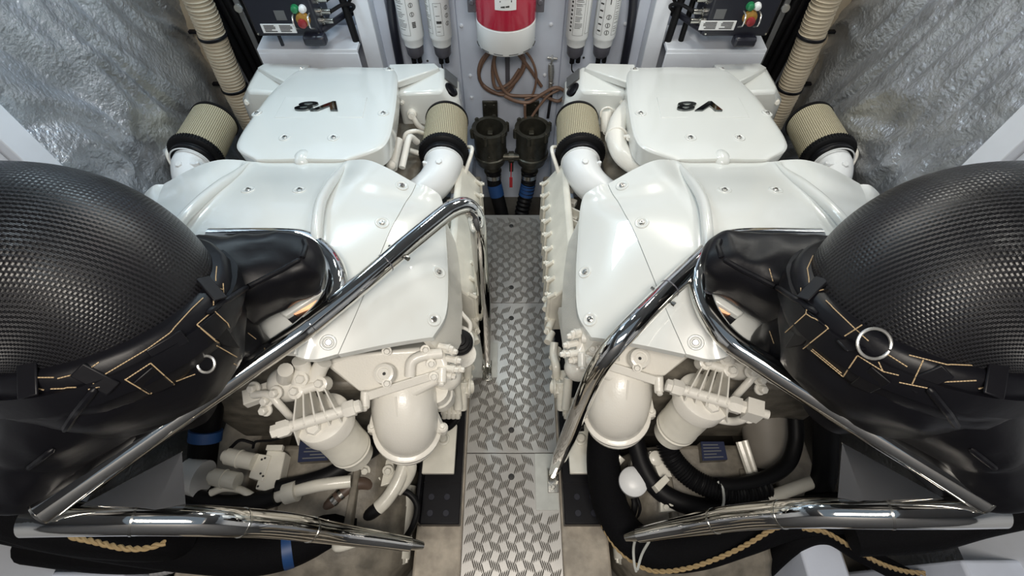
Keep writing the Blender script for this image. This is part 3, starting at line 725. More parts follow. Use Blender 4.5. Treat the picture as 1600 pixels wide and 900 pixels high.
    # --- main cover over both banks
    raw = [
     ((252, .955), (532, 253, .957), (540, 252, .985), (550, 250, .990), (575, 250, 1.006), (605, 262, 1.005), (650, 287, .975)),
     ((270, .985), (519, 270, .988), (527, 270, 1.018), (536, 270, 1.0), (560, 274, 1.030), (592, 285, 1.020), (643, 302, .98)),
     ((290, 1.03), (503, 291, 1.03), (511, 291, 1.062), (520, 292, 1.032), (545, 297, 1.036), (580, 305, 1.020), (634, 315, .985)),
     ((315, 1.062), (491, 316, 1.06), (499, 316, 1.092), (508, 316, 1.055), (532, 320, 1.047), (570, 326, 1.030), (624, 333, 1.003)),
     ((350, 1.075), (487, 350, 1.072), (494, 350, 1.102), (502, 350, 1.065), (525, 353, 1.052), (560, 358, 1.034), (609, 361, 1.008)),
     ((410, 1.075), (484, 408, 1.07), (490, 408, 1.088), (497, 410, 1.06), (515, 412, 1.047), (545, 415, 1.029), (584, 421, 1.003)),
     ((475, 1.055), (474, 473, 1.045), (479, 474, 1.055), (485, 475, 1.035), (500, 478, 1.022), (525, 480, 1.006), (558, 485, .984)),
     ((548, 1.0), (455, 552, .99), (459, 554, .995), (464, 557, .98), (478, 561, .965), (497, 561, .96), (528, 553, .95))]
    rows = []; seam = []
    for r_ in raw:
        c0 = P(0, *r_[0]); c0.x = XC
        half = [P(*q_) for q_ in r_[1:]]
        rows.append([V((2*XC-p.x, p.y, p.z)) for p in half[::-1]] + [c0] + half); seam.append(half[-1])
    bm = NB(); patch(bm, rows, 5, 6, .026, .01); tree = bvh_of(bm)
    mc = obj('main_cover', bm, white, t, bevel=.008, seg=3, smooth=60)
    cover_bolts(tree, [(388, 297), (468, 297), (628, 290), (597, 348), (513, 535)], mc)
    for k in (1, -1):
        line = [r_[len(r_)//2+2*k] for r_ in rows[:7]]
        pp = cr([p-V((0, 0, .007)) for p in line], 8); n_ = len(pp)
        bm = NB(); tube(bm, pp, [.006+.011*min(1, 4*i/n_, 4*(n_-1-i)/n_) for i in range(n_)], 14); obj('cover_rib', bm, white, mc, smooth=60)
    # outer cover panels past the seam
    edge = [(672, 294, .965), (686, 303, .945), (692, 318, .925), (695, 342, .905), (697, 372, .890), (700, 430, .880), (697, 490, .875), (676, 527, .880)]
    for k in (1, -1):
        rr = []
        for a, e in zip(seam, edge):
            b = P(*e); a = a.copy(); a.z -= .0025; d_ = (b-a).normalized(); a = a+d_*.0008
            row = [a, a.lerp(b, .5)+V((0, 0, .008)), a.lerp(b, .9)+V((0, 0, .004)), b]
            if k < 0: row = [V((2*XC-p.x, p.y, p.z)) for p in row]
            rr.append(row)
        bm = NB(); patch(bm, rr, 6, 6, .022, .0); tree = bvh_of(bm)
        op = obj('outer_panel', bm, white, t, bevel=.008, seg=3, smooth=60)
        if k > 0: cover_bolts(tree, [(686, 425), (678, 499)], op)
        # side skirt under the panel
        pts = [P(*e) for e in edge[1:]]
        bm = NB(); lo = []
        A_ = [V((p.x-.012, p.y, p.z-.03)) for p in pts]; B_ = [V((p.x+.028, p.y+.01, .66)) for p in pts]
        if k < 0: A_ = [V((2*XC-p.x, p.y, p.z)) for p in A_]; B_ = [V((2*XC-p.x, p.y, p.z)) for p in B_]
        w_ = V((-k*.02, 0, 0))
        loft(bm, [[a, b, b+w_, a+w_] for a, b in zip(A_, B_)]); obj('side_skirt', bm, casting, t)
    # --- block, heads, manifold rail along the walkway
    for k in (1, -1):
        X = lambda x: XC+k*x
        bm = NB(); prism(bm, [(X(.20), .78, .14), (X(.45), .78, .30), (X(.50), .78, .60), (X(.44), .78, .76), (X(.18), .78, .80)], (0, .60, 0)); obj('cylinder_head', bm, casting, t, bevel=.01)
        sec = [(X(.63), .34), (X(.63), .585), (X(.61), .615), (X(.555), .70), (X(.53), .70), (X(.53), .34)]
        bm = NB(); loft(bm, [[V((x, y, z)) for x, z in sec] for y in (1.0, 1.2, 1.45, 1.66)]); mf = obj('exhaust_manifold', bm, cream, t, bevel=.008)
        if k > 0:
            for j in range(9):
                y = 1.02+j*.078
                bm = NB(); cyl(bm, (X(.612), y-.012, .615), (X(.638), y-.012, .59), .009, seg=10); box(bm, (X(.633), y, .47), (.014, .02, .24)); bolt(bm, (X(.64), y+.02, .565), (1, 0, 0), .007, .008); obj('manifold_clamp', bm, cream, mf)
            bm = NB()
            for j in range(7):
                y = 1.06+j*.09; box(bm, (X(.515), y, .60), (.05, .03, .03), Matrix.Rotation(.5, 3, 'Z')); 
            for j in range(6): box(bm, (X(.49), 1.06+j*.07, .62), (.09, .008, .06), Matrix.Rotation(.6, 3, 'Z'))
            obj('head_ribs', bm, casting, t, bevel=.004)
    bm = NB(); box(bm, (XC, 1.35, .40), (.72, 1.5, .55)); obj('engine_block', bm, grime_shade, t, bevel=.02)
    # pipes in the gap between forward cover and walkway-side filter
    bm = NB()
    if MIR > 0:
        tube(bm, cr([P(628, 262, .80), P(633, 240, .82), P(640, 215, .83), P(652, 222, .78)]), .014, 10)
        tube(bm, cr([P(631, 228, .75), P(634, 210, .80), P(648, 205, .80), P(660, 208, .76)]), .010, 10); tube(bm, [P(612, 262, .78), P(622, 220, .80)], .024, 12)
        sph(bm, P(611, 258, .80), .022); tube(bm, [P(640, 235, .72), P(656, 240, .70)], .012, 10)
        obj('coolant_pipe', bm, casting, t)
    else:
        tube(bm, cr([P(1600-985, 165, .80), P(1600-968, 188, .83), P(1600-962, 212, .84), P(1600-970, 238, .83), P(1600-990, 256, .82), P(1600-1015, 262, .83)]), .041, 20)
        torus(bm, P(1600-963, 214, .84), (.1, -1, .2), .042, .006, 30, 8); cp = obj('coolant_pipe', bm, casting, t)
        bm = NB(); cyl(bm, P(1600-985, 212, .88), P(1600-975, 214, .87), .008, seg=10); bolt(bm, P(1600-983, 216, .885), (0, -.4, 1), .008, .01); obj('pipe_clamp', bm, casting, cp)
        bm = NB(); cyl(bm, P(1600-948, 176, .76), P(1600-947, 206, .70), .030, .024, 18); torus(bm, P(1600-948, 178, .76), (0, -1, .3), .030, .005); bolt(bm, P(1600-947, 206, .72), (0, -1, .6), .010, .012); obj('pipe_stub', bm, casting, t)
    # --- aft end: water housing, elbow, fuel filter
    D = lambda px, py, z: P(px, py-(0 if MIR > 0 else 24), z)
    bm = NB()
    base = [D(498, 566, .80), D(545, 556, .82), D(690, 540, .80), D(700, 572, .78), D(690, 600, .74), D(648, 622, .72), D(588, 625, .72), D(560, 612, .72)]
    prism(bm, base, (0, .10, -.12)); wh = obj('water_housing', bm, casting, t, bevel=.016, seg=3)
    bm = NB(); tube(bm, cr([D(690, 552, .80), D(660, 556, .81), D(643, 566, .805), D(640, 588, .78)]), .017, 12); obj('cast_rib', bm, casting, wh)
    bm = NB(); c = D(600, 584, .808); lathe(bm, c, (0, -.35, 1), [(-.02, .034), (.006, .030), (.008, .022), (.006, .018), (.009, .016)], 24); obj('round_boss', bm, casting, wh)
    bm = NB(); c = D(600, 584, .822); lathe(bm, c, (0, -.35, 1), [(0, .005), (.002, .004)], 10); obj('plug_hole', bm, ink, wh)
    for q_ in ((604, 548, .83), (664, 546, .82), (673, 568, .80), (677, 588, .78), (604, 598, .80)):
        bm = NB(); bolt(bm, D(*q_), (.3, -.6, .8), .010, .014); obj('housing_bolt', bm, casting, wh)
    bm = NB()
    for q_ in ((686, 541, .80), (692, 546, .79), (698, 560, .77), (694, 574, .76), (703, 574, .75), (690, 584, .74)):
        p = D(*q_); cyl(bm, p, p+V((.035, -.01, .006)), .011, seg=8); bolt(bm, p+V((.034, -.01, .006)), (1, -.3, .2), .009, .012)
    obj('plug_cluster', bm, casting, wh)
    # elbow
    ctr_ = [D(628, 592, .64), D(630, 612, .64), D(633, 640, .61), D(636, 662, .56), D(637, 672, .50)]
    pth = cr(ctr_, 8); bm = NB(); tube(bm, pth, [.098+.010*math.sin(math.pi*i/(len(pth)-1)) for i in range(len(pth))], 32)
    el = obj('water_elbow', bm, casting, t)
    axe = (pth[-1]-pth[-4]).normalized()
    bm = NB(); lathe(bm, pth[-1]-axe*.03, axe, [(0, .110), (.004, .117), (.020, .117), (.024, .111), (.050, .108), (.054, .112), (.075, .110), (.08, .10)], 44); obj('hose_end', bm, casting, el)
    bm = NB()
    rib = [p+V((0, -.5, 1)).normalized()*.1085 for p in pth[9:-2]]; tube(bm, rib, .0032, 8); obj('cast_seam', bm, casting, el)
    bm = NB(); a, b = D(570, 628, .75), D(690, 590, .76)
    prism(bm, [a, b, b+V((0, .02, .022)), a+V((0, .02, .022))], (0, .02, -.03)); 
    for p in (a, b): cyl(bm, p+V((0, -.012, -.01)), p+V((0, .03, .012)), .015, seg=12); bolt(bm, p+V((0, -.012, -.008)), (0, -1, .2), .010, .012)
    obj('flange', bm, casting, el, bevel=.003)
    for sx in (-1, 1):
        e1 = V((sx, 0, 0)); p0, p1 = pth[8], pth[-4]
        bm = NB(); prism(bm, [p0+e1*.088, p1+e1*.132, p1+e1*.095-axe*.0], (0, -.022, .014)); lathe(bm, p1+e1*.120+V((0, -.004, -.012)), -axe, [(0, .019), (.034, .018), (.038, .012)], 14); bolt(bm, p1+e1*.120-axe*.026+V((0, -.004, 0)), -axe, .010, .012); obj('lug', bm, casting, el, bevel=.003)
    # fuel filter
    F = (lambda px, py, z: P(px, py, z)) if MIR > 0 else (lambda px, py, z: P(px-4, py-33, z))
    top, bot = F(502, 650, .745), F(558, 712, .47)
    ax = (top-bot).normalized()
    L_ = (top-bot).length
    bm = NB(); lathe(bm, bot, ax, [(0, .050), (.006, .058), (.05, .060), (.052, .068), (.062, .070), (.066, .066), (.074, .070), (.082, .070), (.085, .068), (L_-.06, .070)], 40)
    ff = obj('fuel_filter', bm, cream, t)
    bm = NB(); lathe(bm, top-ax*.062, ax, [(0, .070), (.004, .082), (.05, .084), (.056, .082), (.062, .072), (.066, .05)], 40); hd = obj('filter_head', bm, casting, ff)
    bm = NB(); hexb(bm, top+V((-.006, -.038, 0)), (0, -.25, 1), .022, .030); obj('hex_plug', bm, casting, ff)
    a, b = (F(450, 668, .785) if MIR > 0 else F(462, 664, .785)), F(540, 641, .785); d_ = (b-a).normalized()
    bm = NB(); cyl(bm, a, b, .017, seg=16); obj('cross_pipe', bm, casting, ff)
    for p, dd, big in ((a, -d_, MIR < 0), (b, d_, False)):
        bm = NB(); lathe(bm, p-dd*.008, dd, [(0, .019), (.008, .026), (.035, .026), (.037, .020), (.052, .020), (.054, .016)], 6 if True else 16)
        if big:
            e_ = p+dd*.062; box(bm, e_, (.046, .05, .056), d_.to_track_quat('X', 'Z').to_matrix()); cyl(bm, e_+dd*.01, e_+dd*.045, .014, seg=10)
            tube(bm, cr([e_, e_+V((-.012*MIR*1, -.01, -.05)), e_+V((.03, .0, -.10)), e_+V((.08, .02, -.11)), e_+V((.12, .06, -.09))]), .013, 12)
            torus(bm, e_+V((-.006, -.004, -.05)), (0, 0, 1), .014, .006)
        obj('pipe_fitting', bm, casting, ff)
    upA, upB = F(464, 612, .80), F(502, 600, .80)
    for k_ in range(5):
        f_ = k_/4; u1 = upA.lerp(upB, f_*1.0-.0)+V((0, 0, .0)); lo = (top-ax*.03)+((b-a).normalized()*(.09*(f_-.5)*1.55))-V((0, .055, 0)); 
        mid = (a.lerp(b, .12+.76*f_))
        bm = NB(); th = d_*.005
        prism(bm, [u1+V((0, 0, .01)), u1+V((0, 0, -.045)), mid+V((0, 0, -.04)), lo, mid+V((0, -.012, .018))], th); obj('head_rib', bm, casting, hd, bevel=.0015)
    bm = NB(); cyl(bm, upA, upB, .016, seg=12); obj('bracket_bar', bm, casting, ff)
    for p in (upA, upB):
        bm = NB(); lathe(bm, p, (0, -.45, 1), [(-.03, .024), (.012, .022), (.014, .016)], 16); hexb(bm, p+V((0, -.004, .012)), (0, -.45, 1), .013, .016); obj('head_bolt', bm, casting, ff)
    # small castings between filter and cover
    bm = NB(); sph(bm, F(450, 600, .74), .062, (1, .9, 1), 20); cyl(bm, F(446, 590, .80), F(446, 578, .86), .026, .022, 14); bolt(bm, F(446, 584, .835), (0, -.5, 1), .013, .016); obj('pump_body', bm, casting, t)
    bm = NB(); tube(bm, [F(470, 600, .80), F(474, 575, .83), F(470, 562, .86)], [.028, .024, .026], 14); bolt(bm, F(471, 592, .83), (0, -.6, 1), .014, .014); obj('pipe_union', bm, casting, t)
    bm = NB(); tube(bm, [F(488, 605, .78), F(500, 575, .82), F(506, 565, .84)], .024, 14); obj('drain_tube', bm, casting, t)
    bm = NB(); tube(bm, cr([F(395, 617, .76), F(420, 617, .78), F(438, 634, .76), F(458, 656, .70)]), .012, 10)
    for q_ in ((432, 613, .79), (416, 640, .74), (418, 625, .76), (398, 606, .76)): bolt(bm, F(*q_), (-.2, -.6, .8), .014, .02)
    box(bm, F(408, 615, .73), (.10, .05, .03), Matrix.Rotation(.4, 3, 'Z')); obj('fuel_pipe', bm, casting, t, bevel=.002)
    # odds and ends at the walkway side, aft
    if MIR > 0:
        c = P(716, 527, .60); bm = NB(); lathe(bm, c-V((0, 0, .08)), (.1, -.3, 1), [(0, .030), (.07, .040), (.09, .048), (.10, .048), (.102, .042), (.118, .041), (.12, .034), (.135, .033), (.137, .022), (.148, .020), (.150, .010)], 32); obj('rubber_cap', bm, rubber, t)
        bm = NB(); torus(bm, c+V((.0, -.01, -.01)), (.1, -.3, 1), .052, .008, 30, 8); lathe(bm, c-V((0, .0, .20)), (.1, -.3, 1), [(0, .03), (.10, .045), (.16, .05)], 24); obj('cap_base', bm, casting, t)
        bm = NB(); sph(bm, P(698, 588, .62), .052, (1, 1, .9), 20); lathe(bm, P(690, 622, .52), (-.1, -.1, 1), [(0, .05), (.05, .052), (.055, .046), (.10, .046)], 20); obj('pump_cover', bm, casting, t)
        bm = NB(); tube(bm, cr([P(714, 478, .66), P(722, 490, .65), P(734, 505, .62), P(733, 518, .60), P(722, 522, .60)]), .008, 8); obj('sensor_lead', bm, casting, t)
    else:
        bm = NB(); prism(bm, [P(727, 480, .62), P(716, 480, .66), P(702, 560, .62), P(712, 580, .56)], (0, .01, -.05)); bolt(bm, P(713, 508, .65), (.4, -.5, .8), .014, .012); bolt(bm, P(712, 525, .64), (.4, -.5, .8), .010, .012); obj('side_bracket', bm, casting, t, bevel=.004)
        bm = NB(); sph(bm, P(697, 575, .58), .05, (1, 1, .9), 18); tube(bm, cr([P(706, 560, .6), P(695, 566, .58), P(685, 552, .60)]), .018, 10); box(bm, P(690, 552, .62), (.05, .03, .03)); obj('pump_cover', bm, casting, t, bevel=.003)
    rnd = random.Random(3 if MIR > 0 else 4)
    bm = NB()
    for q_ in ((737, 500, .42), (738, 520, .42), (741, 470, .46), (728, 545, .40), (730, 560, .38), (726, 590, .36)):
        p = P(*q_); cyl(bm, p, p+V((.02, -.05, .01)), .016, seg=10); bolt(bm, p+V((.02, 0, .012)), (.6, -.4, .6), .009, .012)
    tube(bm, cr([P(734, 535, .44), P(735, 555, .42), P(731, 575, .42), P(731, 600, .34), P(729, 615, .30)]), .017, 10); sp_ = obj('side_fittings', bm, cream, t)
    bm = NB(); box(bm, P(725, 600, .36), (.05, .10, .05)); cyl(bm, P(716, 606, .38), P(738, 604, .36), .028, seg=16)
    for dx in (0, .02, .04): torus(bm, P(726, 605, .37)+V((dx-.02, 0, 0)), (1, 0, 0), .030, .005)
    tube(bm, [P(712, 590, .44), P(716, 640, .36)], .018, 10); tube(bm, [P(724, 596, .40), P(722, 640, .32)], .020, 10); obj('pump_union', bm, cream, t, bevel=.003)
    bm = NB()
    for j in range(4): cyl(bm, P(696+7*j, 622, .36), P(694+7*j, 654, .30), .011, seg=8)
    box(bm, P(707, 632, .34), (.09, .02, .03)); box(bm, P(705, 645, .31), (.08, .02, .03)); obj('valve_rack', bm, cream, t, bevel=.003)
    bm = NB(); tube(bm, cr([P(716, 640, .30), P(713, 655, .28), P(700, 668, .26), P(688, 668, .26)]), .014, 10); obj('black_lead', bm, rubber, t)
    # mounting foot on the stringer
    bm = NB(); box(bm, (-.298, .545, .15), (.13, .20, .022)); box(bm, (-.34, .62, .25), (.03, .12, .22)); lathe(bm, (-.285, .58, .161), (0, 0, 1), [(0, .028), (.008, .026), (.008, .018), (.03, .017)], 18); obj('mounting_foot', bm, cream, t, bevel=.008)
    MIR = 1
badge = mat('dark_chrome_badge', (0.16, 0.17, 0.17), 0.10, 1.0)
engine(-1); engine(1)
for s in (-1, 1):
    MIR = -s
    t = thing('engine_bearer', SIDE('black steel bearer under the left engine beside the walkway', 'black steel bearer under the right engine beside the walkway'), 'bracket', (-.285, .65, .03))
    bm = NB(); box(bm, (-.285, .74, .062), (.155, .94, .064)); box(bm, (-.37, .74, .09), (.015, .94, .12)); obj('beam', bm, blackm, t, bevel=.004)
    bm = NB()
    for x in (-.325, -.262):
        for y in (.31, .37): lathe(bm, (x, y, .094), (0, 0, 1), [(0, .013), (.0015, .012)], 14)
    o = obj('bolt_heads', bm, navy, t); o['kind'] = 'stuff'
    bm = NB(); box(bm, (-.285, .425, .097), (.15, .006, .008)); obj('weld_bar', bm, blackm, t)
    bm = NB(); lathe(bm, (-.285, .545, .094), (0, 0, 1), [(0, .055), (.01, .055), (.04, .04), (.045, .03)], 24); obj('rubber_mount', bm, rubber, t)
    MIR = 1

# ------------------------------------------------------------------ exhaust risers and their black jackets
def exhaust(s):
    global MIR
    MIR = -1 if s > 0 else 1
    Cc = V((-.81, .50, 1.35)); ax = V((-.02, .32, .945)).normalized()
    t = thing('exhaust_riser', SIDE('carbon-cloth wrapped exhaust bend rising over the left engine', 'carbon-cloth wrapped exhaust bend rising over the right engine'), 'exhaust pipe', tuple(Cc))
    e_ = V((-1, -.06, .10)).normalized(); nb = (e_-ax*e_.dot(ax)).normalized(); th = math.acos(ax.dot(e_)); Rb = .085; S0 = Cc-ax*.012
    pts = [S0-ax*.05, S0-ax*.02]+[S0+nb*Rb*(1-math.cos(th*i/40))+ax*Rb*math.sin(th*i/40) for i in range(41)]
    pts += [pts[-1]+e_*.40*i/16 for i in range(1, 17)]
    n = len(pts); rr = [.205+.008*min(1, i/(n*.5)) for i in range(n)]
    bm = NB(); tube(bm, pts, rr, 72, True, True); obj('lagged_pipe', bm, carbon, t, smooth=60)
    # jacket
    t = thing('exhaust_jacket', SIDE('stitched black jacket laced round the left exhaust bend', 'stitched black jacket laced round the right exhaust bend'), 'insulation jacket', (Cc.x, Cc.y, .95))
    trees = []
    sd = 0 if MIR > 0 else 20
    def add(name, bm, m=jacket, par=t, sm=60):
        trees.append(bvh_of(bm)); return obj(name, bm, m, par, smooth=sm)
    wk = wrinkle(.008, 10, sd); wk2 = wrinkle(.012, 8, sd+3)
    bm = NB(); pp = [Cc+ax*h for h in (.028, .030, .022, .0, -.03, -.055, -.075, -.10)]
    tube(bm, pp, [.207, .216, .226, .232, .234, .232, .224, .205], 96, wob=wrinkle(.004, 14, sd)); col = add('collar', bm)
    bm = NB(); pp = [Cc+ax*h for h in (.000, .001, -.022, -.045, -.046)]; tube(bm, pp, [.230, .240, .242, .241, .230], 96, cap=False, wob=wrinkle(.003, 17, sd+1)); add('belt', bm, par=t)
    bm = NB(); pp = cr([Cc-ax*.06, Cc-ax*.11, V((-.85, .44, 1.15)), V((-.86, .455, 1.04)), V((-.86, .46, .95))], 8)
    tube(bm, pp, crs([.222, .205, .140, .100, .090], 8), 72, wob=wk2); add('body', bm)
    bm = NB(); pp = cr([Cc-ax*.06, V((-.76, .53, 1.22)), V((-.72, .56, 1.13)), V((-.71, .565, 1.06)), V((-.71, .565, 1.0))], 8)
    tube(bm, pp, crs([.19, .135, .088, .072, .065], 8), 64, wob=wk); add('body', bm)
    # sleeve reaching inboard and forward
    if MIR > 0: cl = [P(285, 470, 1.19), P(340, 450, 1.185), P(400, 432, 1.18), P(450, 419, 1.175), P(478, 413, 1.17), P(492, 410, 1.165), P(499, 409, 1.16)]
    else: cl = [P(285, 468, 1.19), P(340, 450, 1.185), P(400, 430, 1.18), P(450, 415, 1.175), P(478, 410, 1.17), P(490, 408, 1.165), P(496, 408, 1.16)]
    bm = NB(); tube(bm, cr(cl, 8), crs([.135, .118, .095, .080, .070, .056, .030], 8), 64, squash=.72, wob=wrinkle(.008, 10, sd+5)); slv = add('sleeve', bm)
    # sleeve reaching outboard and aft
    cl = [P(150, 560, 1.20), P(120, 610, 1.16), P(92, 660, 1.10), P(70, 705, 1.06), P(58, 728, 1.04), P(52, 738, 1.03)]
    bm = NB(); tube(bm, cr(cl, 8), crs([.15, .138, .128, .120, .112, .100], 8), 64, squash=.55, wob=wrinkle(.009, 9, sd+9)); add('sleeve', bm)
    def jh(px, py):
        best = None
        for tr_ in trees:
            l, n_ = hit(tr_, px, py)
            if l is not None and (best is None or (l-O).length < (best[0]-O).length): best = (l, n_)
        return best
    def seam(*pix):
        run = []
        for (a, b) in zip(pix, pix[1:]):
            for i in range(12):
                h = jh(a[0]+(b[0]-a[0])*i/12, a[1]+(b[1]-a[1])*i/12)
                if h and (not run or (h[0]-run[-1]).length < .08): run.append(h[0]+h[1]*.001)
        if len(run) > 3:
            bm = NB(); tube(bm, run, [.003]+[.0065]*(len(run)-2)+[.003], 8); obj('seam_fold', bm, jacket, t)
    seam((322, 490), (380, 452), (440, 422), (472, 404)); seam((472, 404), (478, 385), (474, 374))
    seam((150, 605), (118, 645), (84, 700), (70, 728)); seam((84, 700), (40, 735))
    st = NB()
    def stitch(*pix):
        run = []
        for (a, b) in zip(pix, pix[1:]):
            m_ = max(2, int(math.hypot(b[0]-a[0], b[1]-a[1])/5))
            for i in range(m_+(1 if b == pix[-1] else 0)):
                h = jh(a[0]+(b[0]-a[0])*i/m_, a[1]+(b[1]-a[1])*i/m_)
                if h: run.append(h[0]+h[1]*.0012)
        for i in range(0, len(run)-1):
            if (run[i+1]-run[i]).length < .05: tube(st, [run[i], run[i].lerp(run[i+1], .86)], .0011, 5)
    if MIR > 0:
        L_ = [((312, 402), (320, 432), (308, 455)), ((317, 466), (300, 482), (265, 520), (230, 545), (160, 587)), ((155, 566), (135, 580), (90, 591)), ((85, 590), (60, 590), (35, 580)), ((137, 585), (147, 600)),
              ((138, 608), (180, 598)), ((197, 592), (235, 567), (272, 600), (240, 608), (235, 615)), ((195, 592), (233, 615)), ((322, 441), (335, 449), (349, 453)), ((348, 443), (349, 467)), ((339, 417), (337, 440)),
              ((333, 470), (333, 485), (307, 507), (342, 536)), ((309, 509), (340, 536)), ((333, 485), (355, 505), (358, 512)), ((338, 540), (370, 558)), ((387, 520), (400, 530)), ((365, 568), (380, 577)), ((80, 607), (120, 606)), ((35, 600), (70, 609)), ((275, 595), (305, 584))]
    else:
        L_ = [((330, 400), (339, 420), (335, 445)), ((313, 432), (297, 465)), ((348, 450), (348, 475)), ((348, 461), (325, 456), (310, 452)), ((340, 478), (340, 490), (305, 513), (345, 545)), ((340, 490), (373, 520)), ((332, 547), (282, 588), (260, 555), (220, 580), (195, 586)),
              ((330, 545), (284, 583)), ((310, 470), (265, 513), (242, 533)), ((280, 525), (253, 508)), ((180, 555), (120, 570), (70, 572), (14, 548)), ((158, 563), (175, 600)), ((195, 597), (150, 606)), ((142, 597), (75, 594)), ((72, 607), (37, 598)), ((215, 552), (182, 573)), ((227, 565), (220, 580)), ((397, 517), (390, 537)), ((398, 420), (392, 440))]
    for l_ in L_: stitch(*l_)
    o = obj('stitching', st, thread, t, smooth=0); o['kind'] = 'stuff'
    # loops sewn over the belt
    for px, py, ang in ((330, 452, .5), (150, 592, -1.2), (45, 592, -1.6), (262, 540, -.2)):
        h = jh(px, py)
        if not h: continue
        q = h[1].to_track_quat('Z', 'Y').to_matrix() @ Matrix.Rotation(ang, 3, 'Z')
        bm = NB(); box(bm, h[0]+h[1]*.0025, (.060, .028, .0045), q); obj('belt_loop', bm, jacket, t, bevel=.002)
    # flap with its corner turned up
    for pix in ([(205, 596), (236, 570), (270, 598), (238, 612)], [(308, 508), (334, 487), (372, 545), (345, 540)]):
        hs = [jh(*p_) for p_ in pix]
        if all(hs):
            bm = NB(); nn = sum((h[1] for h in hs), V()).normalized(); prism(bm, [h[0]+nn*.002 for h in hs], nn*.005); obj('flap', bm, jacket, t, bevel=.002)
    rp, rr_ = ((322, 569), .016) if MIR > 0 else ((234, 537), .026)
    h = jh(*rp)
    if h:
        bm = NB(); d_ = ray(*rp).normalized(); torus(bm, h[0]-d_*.012, (d_+V((.5, 0, .2))).normalized(), rr_, .0028, 28, 8, 1); obj('buckle_ring', bm, brass, t)
    # metal seen under the sleeve ends
    bm = NB(); prism(bm, [P(436, 488, 1.07), P(500, 446, 1.09), P(505, 456, 1.085), P(446, 494, 1.07)], (0, 0, -.02)); fl = obj('flange_bar', bm, white, t, bevel=.003)
    bm = NB(); bolt(bm, P(493, 453, 1.092), (0, 0, 1), .010, .010); obj('flange_bolt', bm, greycap, fl)
    bm = NB(); prism(bm, [P(452, 489, 1.065), P(498, 458, 1.075), P(492, 480, 1.06), P(462, 492, 1.06)], (0, 0, -.006)); obj('heat_shield', bm, copper, t)
    bm = NB(); prism(bm, [P(445, 494, 1.055), P(500, 460, 1.06), P(492, 500, 1.05), P(460, 508, 1.05)], (0, 0, -.01)); obj('shield_lip', bm, blackm, t)
    bm = NB(); prism(bm, [P(224, 640, .99), P(216, 690, .96), P(150, 738, .96), P(148, 728, 1.0), P(185, 690, 1.0)], (0, 0, -.02)); fl = obj('flange_plate', bm, white, t, bevel=.003)
    bm = NB(); lathe(bm, P(204, 706, .965), (0, 0, 1), [(0, .016), (.01, .015), (.01, .008)], 16); obj('flange_bolt', bm, greycap, fl)
    # pale end of the silencer behind the jacket
    c = P(22, 648, .92)
    bm = NB(); lathe(bm, c-V((0, 0, .3)), (0, -.25, 1), [(0, .10), (.25, .105), (.29, .09), (.30, .03)], 32)
    one('silencer_end', SIDE('rounded pale grey silencer end at the left edge behind the jacket', 'rounded pale grey silencer end at the right edge behind the jacket'), 'silencer', bm, padm)
    MIR = 1
exhaust(-1); exhaust(1)

